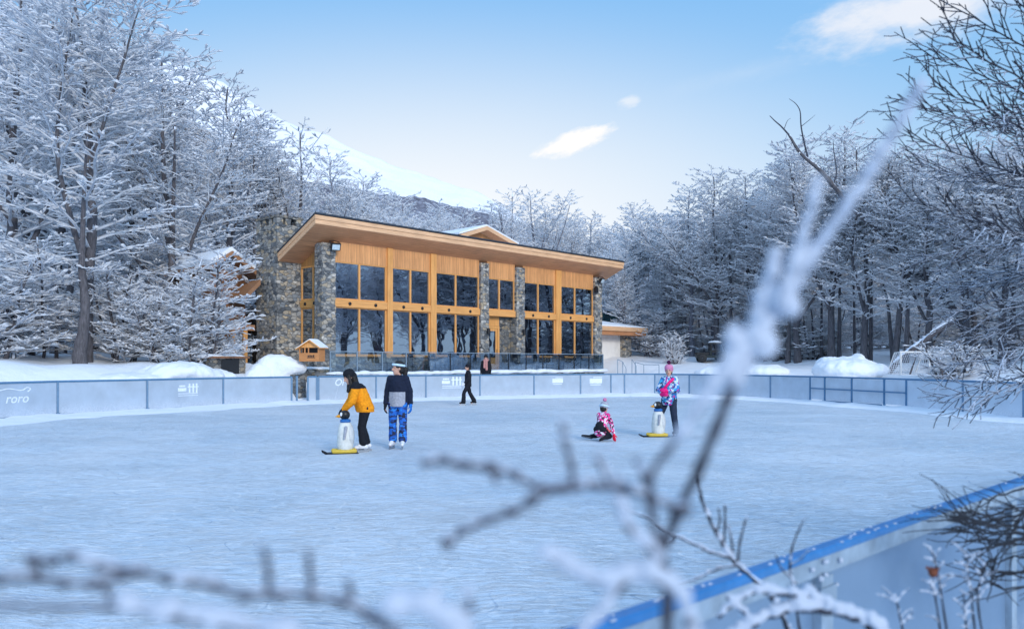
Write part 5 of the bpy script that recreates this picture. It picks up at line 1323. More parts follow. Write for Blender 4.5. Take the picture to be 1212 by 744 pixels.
        obj('hair', melt(h, .011, 2, .5, .006, .03), MC[hair], t)
    if hat:
        kind, c1, c2 = hat; h = MB()
        if kind == 'beanie':
            E(h, hp(-.022, 0, .065), (.108, .098, .085), hrot); C(h, hp(-.035, 0, .035), hp(-.01, 0, .05), .098, .094)
            ho = obj('hat', melt(h, .01, 3, .5, .004, .02), MC[c1], t)
            if c2: h2 = MB(); E(h2, hp(-.045, 0, .185), (.045, .045, .042)); obj('pompom', melt(h2, .008, 1, .5, .012, .02), MC[c2], ho)
        elif kind == 'band':
            h = MB(); ring = [hp(-.018 + .106 * math.cos(a), .092 * math.sin(a), .058 + .014 * math.cos(a)) for a in np.linspace(0, 2 * math.pi, 25)]
            h.tube(ring, .021 * hs, 8, cap=False); h.build('headband', MC[c1], t, True)
    return t, hp, hrot

def stand(**o):
    J = dict(pelvis=V3(0, 0, .93), chest=V3(.0, 0, 1.24), neck=V3(-.005, 0, 1.43), head=V3(.02, 0, 1.575),
        hipL=V3(0, .09, .88), knL=V3(.02, .10, .50), anL=V3(0, .10, .14), toL=V3(.14, .12, .08), hipR=V3(0, -.09, .88), knR=V3(.02, -.10, .50), anR=V3(0, -.10, .14), toR=V3(.14, -.12, .08),
        shL=V3(-.01, .150, 1.375), elL=V3(-.03, .215, 1.11), wrL=V3(.04, .235, .87), shR=V3(-.01, -.150, 1.375), elR=V3(-.03, -.215, 1.11), wrR=V3(.04, -.235, .87))
    J.update(o); return J

def wz(px, py, d=None):
    d = d or CAMH * FPX / (py - HY); return Vector(((px - HX) / FPX * d, d, 0))

# 1 woman in orange, bent over the penguin aid, facing image-left
p1 = wz(431, 534); 
def mv(J, keys, dx, dz=0):
    for k in keys: J[k] = J[k] + V3(dx, 0, dz)
J = stand(pelvis=V3(-.02, 0, .88), chest=V3(.12, 0, 1.16), neck=V3(.20, 0, 1.33), head=V3(.29, 0, 1.44), hipL=V3(-.02, .09, .84), hipR=V3(-.02, -.09, .84), knL=V3(.06, .10, .48), knR=V3(.03, -.10, .48), anL=V3(.02, .1, .14), anR=V3(-.06, -.1, .14), toL=V3(.16, .1, .08), toR=V3(.08, -.1, .08),
          shL=V3(.17, .19, 1.28), shR=V3(.17, -.19, 1.28), elL=V3(.24, .24, 1.00), elR=V3(.24, -.24, 1.00), wrL=V3(.40, .10, .81), wrR=V3(.40, -.10, .81), hdL=V3(.6, -.6, -.35), hdR=V3(.6, .6, -.35), pnL=V3(-.2, -.6, -.6), pnR=V3(-.2, .6, -.6), curl=.6, flare=.085)
person('person', 'person in an orange jacket with long dark hair bending over a penguin skating aid', tuple(p1), R(196), J, 0.15, .42, 'orange', .06, 'black', 'black', 'white', 1.12, ('beanie', 'black', None), yoke=('black', lambda c: (c[2] > 1.235 and c[0] < .17 + .15) and c[2] > 1.20), s=1.0, hairlong=True)
# 2 woman in navy, blue trousers
p2 = wz(471, 530.5)
J = stand(knL=V3(.03, .11, .50), anL=V3(.02, .10, .14), flare=.088)
J['elL'] = V3(-.05, .225, 1.12); J['wrL'] = V3(.0, .255, .88); J['elR'] = V3(-.05, -.225, 1.12); J['wrR'] = V3(.02, -.245, .88)
person('person', 'person in a navy and grey jacket, pale headband and blue patterned trousers', tuple(p2), R(-96), J, R(-58), 0, 'navy', .05, 'bluepat', {'L': 'blueglove', 'R': 'black'}, 'white', 1.0, ('band', 'whitecloth', None), hairlong=False, pony=True, yoke=('grey', lambda c: c[2] < 1.12 and c[0] > .0 and abs(c[1]) < .165), s=1.02)
# 3 dark skater far at the boards
p3 = wz(554, 479)
J = stand(hipL=V3(0, .09, .86), hipR=V3(0, -.09, .86), knL=V3(.20, .10, .52), anL=V3(.22, .1, .14), toL=V3(.36, .1, .08), knR=V3(-.10, -.1, .50), anR=V3(-.30, -.1, .15), toR=V3(-.18, -.1, .08), elL=V3(.02, .23, 1.12), wrL=V3(.20, .20, .93), elR=V3(-.1, -.24, 1.12), wrR=V3(-.06, -.25, .88), flare=.10)
J['pelvis'] = V3(0, 0, .90)
person('person', 'dark-clothed skater with a black cap striding left along the far fence', tuple(p3), R(196), J, 0, .12, 'black', .08, 'black', {'L': 'white', 'R': 'black'}, 'black', .92, ('beanie', 'black', None), hairlong=False, s=.96)
# 4 person with the pink scarf behind the boards
d4 = 39.5; x4 = (575 - HX) / FPX * d4
t4, hp4, hr4 = person('person', 'person in a dark coat and dusty pink scarf standing behind the fence', (x4, d4, gz(x4, d4) + .02), R(-95), stand(), 0, .05, 'black', .30, 'black', 'black', 'black', 1.1, ('beanie', 'black', None), hairlong=False, s=1.0, skate=False)
mb = MB(); 
for a in np.linspace(0, 6.28, 14): capsule(mb, V3(.01 + .11 * math.cos(a), .10 * math.sin(a), 1.44), V3(.01 + .12 * math.cos(a), .11 * math.sin(a), 1.49), .04, .04, 8)
capsule(mb, V3(.14, .05, 1.44), V3(.19, .06, 1.02), .055, .06); capsule(mb, V3(.14, -.05, 1.44), V3(.18, -.05, 1.12), .05, .055); obj('scarf', melt(mb, .012, 2, .5, .01, .05), MC['scarf'], t4)
# 5 woman with penguin on the right
p5 = wz(792, 515.5)
J = stand(pelvis=V3(0, 0, .92), hipL=V3(0, .09, .88), hipR=V3(0, -.09, .88), knL=V3(.02, .10, .5), anL=V3(-.02, .11, .14), toL=V3(.12, .12, .08), knR=V3(.08, -.2, .5), anR=V3(.06, -.27, .14), toR=V3(.2, -.27, .08),
          elL=V3(.06, .25, 1.12), wrL=V3(.26, .10, 1.10), elR=V3(.06, -.25, 1.12), wrR=V3(.27, -.06, 1.03), hdL=V3(.5, -.8, .2), hdR=V3(.5, .8, -.1), flare=.075)
J['knL'] = V3(.06, .16, .50); J['anL'] = V3(.02, .20, .14); J['toL'] = V3(.16, .2, .08)
t5, hp5, hr5 = person('person', 'person in a blue, white and pink patterned jacket and pink bobble hat', tuple(p5), R(-128), J, R(20), .12, 'multipat', .12, 'jean', 'hotpink', 'black', 1.04, ('beanie', 'pink', 'dkpurple'), hairlong=False, s=.97)
mb = MB(); mb.tube(catmull([V3(.05, .15, 1.40), V3(.165, .05, 1.27), V3(.185, -.05, 1.13), V3(.17, -.14, 1.03)], 5), .035, 8); capsule(mb, V3(.24, .03, 1.08), V3(.25, -.06, 1.02), .07, .06); mb.build('sash', MC['hotpink'], t5, True)
# 6 child kneeling, one hand on the ice
p6 = wz(712, 521.5)
J = dict(pelvis=V3(-.08, 0, .34), chest=V3(.06, 0, .58), neck=V3(.12, 0, .76), head=V3(.16, 0, .88), hipL=V3(-.08, .08, .32), hipR=V3(-.08, -.08, .32), knR=V3(.20, -.14, .12), anR=V3(-.10, -.14, .10), toR=V3(-.2, -.14, .06), knL=V3(.16, .20, .14), anL=V3(-.06, .36, .10), toL=V3(-.08, .45, .1),
         shL=V3(.10, .14, .70), shR=V3(.10, -.14, .70), elR=V3(.12, -.25, .46), elL=V3(.22, .20, .48), wrR=V3(.10, -.33, .20), wrL=V3(.30, .08, .34), hdR=V3(.05, -.06, -1), hdL=V3(.5, -.5, -.6), pnR=V3(1, 0, 0), curl=.25, flare=.06, footR=V3(-.95, 0, -.2).normalized(), footnR=(-.2, 0, .95), footL=V3(-.30, .93, .10).normalized(), footnL=(-.9, -.3, -.1))
t6, hp6, hr6 = person('person', 'child in a pink, white and black spotted jacket kneeling on the ice', tuple(p6), R(52), J, 0, .3, 'pinkpat', .10, 'black', {'L': 'red', 'R': 'red'}, 'black', .92, ('beanie', 'greyhat', 'pink'), hairlong=False, s=.80, bulk=.92, hs=1.22, hemcut=False)
mb = MB(); mb.tube([hp6(-.022 + .112 * math.cos(a), .100 * math.sin(a), .035) for a in np.linspace(0, 6.28, 21)], .024, 8, cap=False); mb.build('hat_brim', MC['whitecloth'], t6, True)

# penguin skating aids
def penguin(label, loc, rz, s=1.0, collar=(.02, .14, .42)):
    t = thing('penguin_skating_aid', label, 'skating aid', loc, rz); t.scale = (s, s, s)
    mb = MB(); mb.lathe([(.10, .075), (.145, .08), (.155, .16), (.155, .32), (.140, .46), (.115, .56), (.085, .60), (.05, .605)], (0, 0, 0), 22); obj('body', melt(mb, .012, 3), plain('penguin_white', (.66, .67, .63), .45), t)
    bk = MC['black']; mb = MB(); ellipsoid(mb, (-.075, 0, .33), (.10, .15, .25)); obj('back', melt(mb, .014, 2), plain('penguin_grey', (.55, .57, .57), .5), t)
    mb = MB(); mb.lathe([(.06, .59), (.098, .597), (.102, .63), (.09, .65), (.06, .66)], (0, 0, 0), 18); mb.build('collar', plain('penguin_collar', collar, .6), t, True)
    mb = MB(); ellipsoid(mb, (.01, 0, .735), (.10, .092, .095)); hd = obj('head', melt(mb, .01, 2), plain('penguin_black', (.012, .013, .016), .35), t)
    mb = MB(); ellipsoid(mb, (.065, .038, .745), (.042, .036, .045), None, 10); ellipsoid(mb, (.065, -.038, .745), (.042, .036, .045), None, 10); mb.build('face_patch', MC['white'], hd, True)
    for y in (-.036, .036): mb = MB(); ellipsoid(mb, (.103, y, .752), (.008, .011, .013), None, 8); mb.build('eye', MC['eye'], hd, True)
    mb = MB(); mb.lathe([(.034, 0), (.026, .04), (.004, .09)], (.10, 0, .715), 10, 0, Matrix.Rotation(R(97), 3, 'Y')); mb.build('beak', plain('beak_orange', (.75, .33, .02), .4), hd, True)
    for y in (-1, 1):
        mb = MB(); capsule(mb, (.0, y * .14, .50), (.03, y * .185, .30), .035, .02, 10); mb.build('flipper', MC['grey'], t, True)
        mb = MB(); capsule(mb, (-.17, y * .10, .05), (.22, y * .10, .05), .042, .042, 10); mb.build('foot', plain('penguin_yellow', (.62, .44, .05), .45), t, True)
        mb = MB(); mb.box((.06, y * .10, .009), (.60, .05, .012)); capsule(mb, (.36, y * .10, .012), (.43, y * .10, .05), .02, .014, 8); mb.build('ski', MC['black'], t)
        mb = MB(); mb.tube([(.01, y * .09, .70), (-.01, y * .16, .705), (-.02, y * .20, .70)], .014, 8); mb.build('handle', MC['black'], hd)
    return t
q1 = wz(409, 536); penguin('off-white penguin skating aid with yellow feet held by the person in the orange jacket', (q1.x, q1.y - .02, 0), R(196), 1.0)
q5 = wz(779, 516.5); penguin('off-white penguin skating aid with yellow feet beside the person in the pink bobble hat', tuple(q5), R(184), 1.0)

# guests seated behind the glass: simple small figures
def sit(): return stand(pelvis=V3(0, 0, .50), chest=V3(.03, 0, .80), neck=V3(.04, 0, .98), head=V3(.07, 0, 1.12), hipL=V3(0, .09, .48), knL=V3(.42, .10, .50), anL=V3(.42, .1, .1), toL=V3(.55, .1, .05), hipR=V3(0, -.09, .48), knR=V3(.42, -.10, .50), anR=V3(.42, -.1, .1), toR=V3(.55, -.1, .05),
    shL=V3(.03, .17, .93), shR=V3(.03, -.17, .93), elL=V3(.1, .23, .68), elR=V3(.1, -.23, .68), wrL=V3(.33, .13, .74), wrR=V3(.33, -.13, .74))
MC['magenta'] = fab('magenta_knit', (.55, .05, .25)); MC['beige'] = fab('beige_knit', (.50, .36, .24)); MC['paleblue'] = fab('pale_blue_knit', (.35, .48, .62))
def guest(px, w_, rz, top, label, hair='hairdark'):
    t = tpx(px, w_); p = BW(t, w_, TZ + .38)
    person('person', label, tuple(p), BROT + rz, sit(), 0, .1, top, .03, 'black', None, 'black', 1.0, None, hair, False, 1.0, False)
    p.z = TZ; c = thing('dining_chair', 'dark dining chair under the ' + label.split(' seated')[0], 'chair', tuple(p), BROT + rz)
    mb = MB(); mb.box((.02, 0, .80), (.44, .44, .04)); mb.build('seat', M['black'], c)
    mb = MB(); mb.box((-.23, 0, 1.1), (.03, .42, .52)); mb.build('backrest', M['black'], c)
    for x in (-.18, .2):
        for y in (-.18, .18): mb = MB(); mb.box((x, y, .39), (.04, .04, .78)); mb.build('leg', M['black'], c)
guest(413, .9, R(0), 'scarf', 'guest in rosy clothing seated behind the leftmost front window')
guest(449, .9, R(180), 'magenta', 'guest in magenta seated behind the window just left of the first timber post')
guest(478, 1.0, R(0), 'black', 'guest in black seated behind the window right of the first timber post')
guest(491, .8, R(180), 'beige', 'guest in beige seated in the second window bay, nearer its right post')
guest(548, 1.0, R(180), 'paleblue', 'guest in pale blue seated behind the third window bay')
guest(632, 1.0, R(0), 'grey', 'guest in grey seated in the bay right of the door')
guest(686, 1.0, R(180), 'navy', 'guest in navy seated behind the last window bay at right')
# ------------------------------------------------------------------ goal, utility vehicle
gd_ = 40.5
gl0 = W(1066, 443, gd_); s_ = gd_ / FPX
goal = thing('football_goal', 'small white football goal with a net standing in the snow behind the right fence', 'goal', (gl0.x, gl0.y, gz(gl0.x, gl0.y) - .05), R(8))
gw_, gh_ = 37 * s_, CAMH + (HY - 416.5) * s_ - goal.location.z
for x in (0, gw_): mb = MB(); mb.tube([(x, 0, 0), (x, 0, gh_)], .05, 8); mb.build('goal_post', M['render'], goal)
mb = MB(); mb.tube([(-.05, 0, gh_), (gw_ + .05, 0, gh_)], .05, 8); mb.build('crossbar', M['render'], goal)
for x in (0, gw_): mb = MB(); mb.tube([(x, .0, gh_), (x, .5, gh_ * .98), (x - .0, 1.2, 0)], .03, 6); mb.build('side_bar', M['render'], goal)
mb = MB(); nn = 14
for i in range(nn + 1):
    x = gw_ * i / nn; mb.tube([(x, .5, gh_ * .98), (x, 1.2, .02)], .009, 3, cap=False); mb.tube([(x, 0, gh_), (x, .5, gh_ * .98)], .009, 3, cap=False)
for i in range(11):
    f = i / 11; mb.tube([(0, .5 + .7 * f, gh_ * (.98 - .98 * f) + .02), (gw_, .5 + .7 * f, gh_ * (.98 - .98 * f) + .02)], .009, 3, cap=False)
for x in (0, gw_):
    for i in range(6): mb.tube([(x, .1 * i, gh_), (x, .24 * i, 0)], .009, 3, cap=False)
mb.build('net', M['logo'], goal)
# small utility vehicle with snow on its roof
ud = 56.0; up_ = W(824, 433, ud); us = ud / FPX
uv = thing('utility_vehicle', 'small dark utility vehicle with snow on its roof parked before the right wood', 'vehicle', (up_.x, up_.y, gz(up_.x + .8, up_.y) - .04), R(-6))
lv = 34 * us
mb = MB(); mb.bb(0, lv, -.55, .55, .34, .52); mb.bb(lv * .82, lv, -.5, .5, .521, .80); mb.bb(lv * .42, lv * .5, -.52, .52, .521, .85); mb.build('body', plain('dark_green_paint', (.02, .03, .032), .35), uv, bevel=.03)
mb = MB(); mb.bb(.0, lv * .40, -.56, -.52, .521, .72); mb.bb(.0, lv * .40, .52, .56, .521, .72); mb.bb(-.03, .0, -.56, .56, .45, .72); mb.build('load_bed', M['black'], uv)
mb = MB()
for y in (-.5, .5): mb.tube([(lv * .44, y, .6), (lv * .46, y, 1.32), (lv * .84, y, 1.32), (lv * .94, y, .78)], .03, 6)
mb.build('roll_cage', M['black'], uv)
mb = MB(); mb.bb(lv * .46, lv * .8, -.45, .45, .70, .9); mb.bb(lv * .46, lv * .52, -.45, .45, .9, 1.2); mb.build('seat', M['black'], uv)
mb = MB(); mb.hexa([(lv * .86, -.46, .80), (lv * .87, -.46, .80), (lv * .87, .46, .80), (lv * .86, .46, .80), (lv * .82, -.46, 1.28), (lv * .83, -.46, 1.28), (lv * .83, .46, 1.28), (lv * .82, .46, 1.28)]); mb.build('windscreen', M['glass'], uv)
mb = MB(); mb.bb(lv * .42, lv * .88, -.58, .58, 1.34, 1.39); rr_ = mb.build('roof', M['black'], uv)
mb = MB(); ellipsoid(mb, (lv * .65, 0, 1.42), (lv * .24, .56, .14)); obj('roof_snow', melt(mb, .04, 2, .5, .03, .3), M['snow'], rr_)
for x in (lv * .18, lv * .82):
    for y in (-.52, .52):
        mb = MB(); mb.lathe([(.16, -.1), (.29, -.09), (.31, -.05), (.31, .05), (.29, .09), (.16, .1)], (x, y, .31), 18, 0, Matrix.Rotation(R(90), 3, 'X')); wh = mb.build('wheel', M['black'], uv)
        mb = MB(); mb.lathe([(.05, -.1), (.15, -.095), (.15, .095), (.05, .1)], (x, y, .31), 12, 0, Matrix.Rotation(R(90), 3, 'X')); mb.build('rim', M['steel'], wh)
for y in (-.35, .35): mb = MB(); mb.lathe([(.02, 0), (.08, .005), (.08, .03), (.02, .035)], (lv, y, .68), 10, 0, Matrix.Rotation(R(90), 3, 'Y')); mb.build('headlight', M['logo'], uv)

# ------------------------------------------------------------------ overhanging tree on the right (its trunk stands past the frame)
def near_tree():
    rng = random.Random(41); trunk = MB(); tw = []; snowy = []
    x0, y0 = 5.2, 5.4; base = Vector((x0, y0, gz(x0, y0)))
    t = thing('overhanging_tree', 'dark-twigged tree hanging in from the right edge with fine sweeping branches', 'tree', tuple(base))
    P = [Vector((0, 0, -.3)), Vector((.05, .05, 1.2)), Vector((-.05, .1, 2.4)), Vector((.0, .2, 3.6)), Vector((-.1, .3, 5.2)), Vector((-.2, .3, 6.5))]
    trunk.tube(catmull(P, 5), [np.interp(i / 5, range(6), [.17, .15, .13, .11, .08, .04]) for i in range(26)], 10)
    # main limbs aim to pixels of their tips
    tips = [(1160, -30, 4.6), (1128, 8, 4.9), (1118, 40, 4.3), (1092, 62, 5.2), (1100, 98, 4.7), (1066, 118, 5.0), (1064, 158, 4.9), (1088, 196, 5.6), (1078, 238, 5.1), (1110, 268, 5.6), (1094, 305, 5.3), (1128, 345, 5.9), (1120, 372, 5.2), (1138, 402, 5.5), (1128, 432, 5.0), (1108, 470, 5.6), (1150, 470, 5.0), (1180, 420, 4.6), (1175, 130, 4.0), (1165, 270, 4.2), (1150, 210, 6.2), (1135, 330, 6.4), (1125, 150, 6.2)]
    for i, (px, py, d) in enumerate(tips):
        tip = W(px, py, d) - base; zr = tip.z - (.75 - .05 * i) * (1 if py < 300 else -.25); zr = min(max(zr, .5), 6.2)
        st, _ = at_frac(P, min(.99, max(.1, (zr + .3) / 6.8)))
        mid = st.lerp(tip, .5) + Vector((rng.uniform(-.1, .1), rng.uniform(-.15, .15), rng.uniform(-.12, .0) if py < 300 else rng.uniform(.05, .22)))
        Q = catmull([st, mid, tip], 8); Q = [q + Vector((rng.gauss(0, .008), rng.gauss(0, .008), rng.gauss(0, .008))) for q in Q]
        rr = [lerp(.017, .0030, (k / (len(Q) - 1)) ** .7) for k in range(len(Q))]
        add_segs(tw, Q, rr)
        ln = (tip - st).length; n = int(ln / .055); side = 1
        for k in range(n):
            f = .18 + .82 * (k + rng.random()) / n; f = min(f, .995); p, d_ = at_frac(Q, f); side = -side
            ax = Vector((rng.gauss(0, .15), 1, rng.gauss(0, .45))).normalized(); dd = Quaternion(ax, side * rng.uniform(.22, .62)) @ d_
            dd.z += rng.uniform(-.06, .10); l2 = rng.uniform(.16, .55) * (1.15 - .6 * f)
            B, br = walk(p, dd, l2, 5, .0044, .0024, rng, .07, .012); add_segs(tw, B, br)
            m_ = int(l2 / .06); s2 = 1
            for q in range(m_):
                g_ = min(.99, .2 + .8 * (q + rng.random()) / max(1, m_)); p2, d2 = at_frac(B, g_); s2 = -s2
                d3 = Quaternion(Vector((rng.gauss(0, .3), 1, rng.gauss(0, .5))).normalized(), s2 * rng.uniform(.35, .8)) @ d2; d3.z += .06
                C_, cr = walk(p2, d3, rng.uniform(.03, .12), 2, .0034, .0028, rng, .12); add_segs(tw, C_, cr)
    trunk.build('trunk', M['barkdark'], t, True)
    obj('crown', seg_mesh('crown', tw, 5), M['barkdark'], t)
near_tree()

# ------------------------------------------------------------------ foreground twigs
KD = .66
def branch_mesh(lines, k=7):
    mb = MB()
    for pts, r0, r1 in lines:
        r0, r1 = r0 * KD, r1 * KD
        sm = catmull(pts, 7); n = len(sm); rs = random.Random(int(abs(pts[0][0]) * 997) + len(pts))
        sm = [p + Vector((rs.gauss(0, r0 * .10), rs.gauss(0, r0 * .10), rs.gauss(0, r0 * .10))) for p in sm]
        mb.tube(sm, [lerp(r0, r1, i / (n - 1)) * (1 + .18 * math.sin(i * 1.1)) for i in range(n)], k)
    return mb
def snow_on(lines, amt, voxel, seed, up=.8, disp=.25, only=None):
    """lumpy snow lying along branches. lines: (points, half-width of the snow at start, at end, density)"""
    rng = random.Random(seed); mb = MB(); voxel *= KD
    for pts, w0, w1, dens in lines:
        w0, w1 = w0 * KD, w1 * KD
        sm = catmull(pts, 10); n = len(sm)
        for i, p in enumerate(sm):
            if rng.random() > dens: continue
            w = lerp(w0, w1, i / n) * rng.uniform(.65, 1.3); ellipsoid(mb, p + Vector((rng.uniform(-.3, .3) * w, rng.uniform(-.3, .3) * w, w * up * rng.uniform(.5, 1))), (w * rng.uniform(.9, 1.4), w, w * rng.uniform(.7, 1.05)), None, 10)
    return melt(mb, voxel, 2, .5, voxel * 1.2, voxel * 5)
def px_line(pts, d): return [W(p[0], p[1], d * KD) for p in pts]
def rel(t, ls): 
    o = Vector(t.location); return [p - o for p in ls]

# A: the tall blurred snow-laden shoot in the middle right
b0 = W(800, 1000, .62); fa = thing('snowy_branch', 'tall blurred snow-laden shoot rising from the bottom into the sky at right', 'branch', (b0.x, b0.y, 0))
main = rel(fa, px_line([(800, 1100), (795, 900), (788, 770), (790, 700), (784, 655), (800, 610), (830, 548), (853, 492), (868, 455), (893, 408), (921, 365), (948, 325), (985, 268), (1025, 210), (1060, 155), (1090, 100)], .92)); 
side1 = rel(fa, px_line([(893, 408), (897, 380), (903, 352), (915, 322), (918, 298)], .92)); side2 = rel(fa, px_line([(921, 365), (938, 320), (950, 282), (962, 240), (968, 215)], .90)); side3 = rel(fa, px_line([(868, 455), (865, 425), (868, 400), (872, 388)], .94))
side4 = rel(fa, px_line([(784, 655), (770, 600), (772, 560), (800, 520), (830, 480), (850, 450), (862, 420)], .86))
branch_mesh([(main[:9], .007, .006), (side4[:4], .005, .004)]).build('branch', M['barkbare'], fa, True)
branch_mesh([(main[8:], .0085, .0062), (side1, .007, .005), (side2, .0062, .0045), (side3, .006, .005), (side4[3:], .005, .004)]).build('frosted_branch', M['frostgrey'], fa, True)
pieces('snow', snow_on([(main[8:], .0095, .0050, .8), (side1, .009, .008, .9), (side2, .0065, .005, .9), (side3, .008, .006, .8), (side4[3:], .006, .006, .6)], 1, .0035, 11, up=.45), M['branchsnow'], fa)
# dense lumps at the forks
mb = MB(); o_ = Vector(fa.location)
for px, py, r_ in ((893, 400, .016), (905, 408, .017), (925, 352, .017), (934, 362, .015), (868, 398, .012), (880, 410, .013), (862, 440, .013), (872, 425, .012), (944, 305, .013), (914, 320, .011), (903, 385, .013), (1088, 104, .009)): ellipsoid(mb, W(px, py, .91 * KD) - o_, (r_ * KD, r_ * .8 * KD, r_ * KD), None, 12)
pieces('snow_clump', melt(mb, .0024, 2, .5, .003, .014), M['branchsnow'], fa)
# B: dark side branch to the left
fb = thing('twig_branch', 'blurred dark side branch with knotty twigs reaching left over the ice', 'branch', tuple(W(808, 604, .6)))
L1 = rel(fb, px_line([(808, 604), (770, 588), (735, 578), (700, 574), (665, 578), (640, 577), (610, 562), (580, 553), (548, 550), (525, 544), (503, 548)], .9)); L2 = rel(fb, px_line([(652, 579), (630, 592), (605, 606), (575, 616), (548, 628), (530, 642)], .9))
tw_ = [(rel(fb, px_line(l, .9)), .0042, .0036) for l in ([(678, 576), (676, 550), (668, 520), (666, 500)], [(722, 578), (716, 558), (706, 540)], [(770, 588), (762, 565), (752, 542)], [(740, 580), (735, 570), (728, 566)], [(590, 557), (586, 565), (588, 572)])]
mb = branch_mesh([(L1, .0055, .0045), (L2, .005, .004)] + tw_); rng = random.Random(2)
for l in (L1, L2):
    for p in l: ellipsoid(mb, p + Vector((0, 0, .001)), (rng.uniform(.004, .007), .005, rng.uniform(.004, .006)), None, 10)
mb.build('branch', M['barkbare'], fb, True)
pieces('snow', snow_on([(L1, .0045, .0045, .55), (L2, .0045, .004, .5)] + [(a, .0035, .0035, .6) for a, _, _ in tw_], 1, .002, 5, up=.9), M['branchsnow'], fb)
# C: snow clumps around the shoot's foot
fc = thing('snowy_branch', 'drooping blurred branch bearing pillowy snow at the bottom centre', 'branch', tuple(W(790, 690, .56)))
c1 = rel(fc, px_line([(790, 690), (755, 680), (720, 690), (690, 680), (665, 665), (645, 655)], .85)); c2 = rel(fc, px_line([(745, 684), (700, 735), (690, 760)], .85)); c3 = rel(fc, px_line([(790, 690), (808, 706), (818, 740), (820, 800)], .85)); c4 = rel(fc, px_line([(780, 660), (745, 625), (735, 600), (727, 592)], .85))
branch_mesh([(c1, .006, .004), (c2, .004, .003), (c3, .006, .006), (c4, .004, .003)]).build('branch', M['barkbare'], fc, True)
pieces('snow', snow_on([(c1, .0105, .008, .85), (c2, .007, .007, .7), (c3, .008, .008, .7), (c4, .007, .005, .7)], 1, .0035, 21, up=.7), M['branchsnow'], fc)
# D: bottom left branches
fd = thing('twig_branch', 'blurred dark branch with upright twigs and snow lying along the bottom left', 'branch', tuple(W(470, 760, .54)))
d1 = rel(fd, px_line([(560, 830), (500, 775), (470, 748), (440, 728), (408, 711), (372, 705), (330, 703), (290, 703), (255, 692), (225, 686), (200, 683), (165, 675), (120, 668), (88, 657), (62, 662), (38, 660)], .82)); d2 = rel(fd, px_line([(300, 704), (255, 692), (235, 686), (200, 684)], .82)); d3 = rel(fd, px_line([(420, 790), (340, 752), (265, 738), (205, 730), (150, 718), (80, 717), (0, 716), (-90, 722)], .80)); d4 = rel(fd, px_line([(160, 676), (110, 690), (75, 688), (42, 682), (0, 684), (-90, 690)], .82))
u_s = [(rel(fd, px_line(l, .82)), .0042, .0034) for l in ([(318, 703), (318, 680), (316, 662), (311, 645)], [(368, 705), (368, 685), (366, 668), (364, 650)], [(416, 712), (415, 698), (410, 685)], [(44, 683), (44, 668), (38, 656)], [(118, 690), (128, 700), (130, 706)])]
mb = branch_mesh([(d1, .0055, .004), (d3, .0055, .004), (d4, .005, .004)] + u_s)
for l in (d1, d4):
    for p in l: ellipsoid(mb, p, (.0053, .0047, .005), None, 10)
mb.build('branch', M['barkbare'], fd, True)
pieces('snow', snow_on([(d1[1:8], .004, .005, .5), (d1[8:], .006, .004, .55), (d3[1:5], .010, .011, .65), (d4, .004, .004, .4)], 1, .003, 31, up=.9), M['branchsnow'], fd)
fe = thing('snowy_branch', 'blurred snow cushion on a twig at the bottom edge left of centre', 'branch', tuple(W(520, 780, .53)))
e1 = rel(fe, px_line([(580, 800), (545, 750), (520, 728), (490, 716), (465, 722)], .8)); e2 = rel(fe, px_line([(545, 750), (556, 715), (552, 700)], .8)); e3 = rel(fe, px_line([(520, 728), (516, 705), (512, 696)], .8))
branch_mesh([(e1, .005, .004), (e2, .004, .003), (e3, .004, .003)]).build('branch', M['barkbare'], fe, True)
pieces('snow', snow_on([(e1, .011, .010, .8), (e2, .006, .004, .6), (e3, .005, .004, .6)], 1, .0035, 41, up=.7), M['branchsnow'], fe)
KD = 1.0
# E: sharper shrub twigs in front of the near fence
fs = thing('bare_twig_shrub', 'thin dark shrub shoots rising before the blue cap rail at bottom centre right', 'shrub', tuple(W(930, 760, 1.75)))
def ln_(pts, d=1.72): return rel(fs, px_line(pts, d))
tw2 = [(ln_([(945, 770), (915, 708), (893, 685), (873, 668), (862, 655), (848, 630), (836, 605), (828, 580), (826, 560)]), .0065, .0028), (ln_([(866, 660), (840, 652), (815, 640), (792, 630), (770, 615), (738, 600)]), .0045, .0022), (ln_([(868, 662), (866, 640), (862, 620)]), .003, .002), (ln_([(857, 648), (858, 622), (858, 596)]), .003, .002), (ln_([(873, 668), (876, 640), (884, 610)]), .003, .002),
       (ln_([(873, 668), (850, 672), (825, 684), (800, 690)]), .004, .0022), (ln_([(950, 770), (940, 700), (935, 668), (940, 640), (952, 612)], 1.8), .0035, .0018), (ln_([(943, 690), (925, 672), (918, 655)], 1.8), .0025, .0015), (ln_([(935, 668), (948, 660), (958, 650)], 1.8), .0022, .0014), (ln_([(800, 632), (796, 640), (778, 648)]), .003, .002), (ln_([(838, 606), (833, 598), (830, 585)]), .003, .002), (ln_([(848, 630), (852, 615), (850, 600)]), .0026, .0016)]
branch_mesh(tw2, 6).build('branch', M['barkdark'], fs, True)
pieces('snow', snow_on([(a, r * 1.05, r1 * 1.1, .45) for a, r, r1 in tw2], 1, .0022, 51, up=1.0), M['branchsnow'], fs)
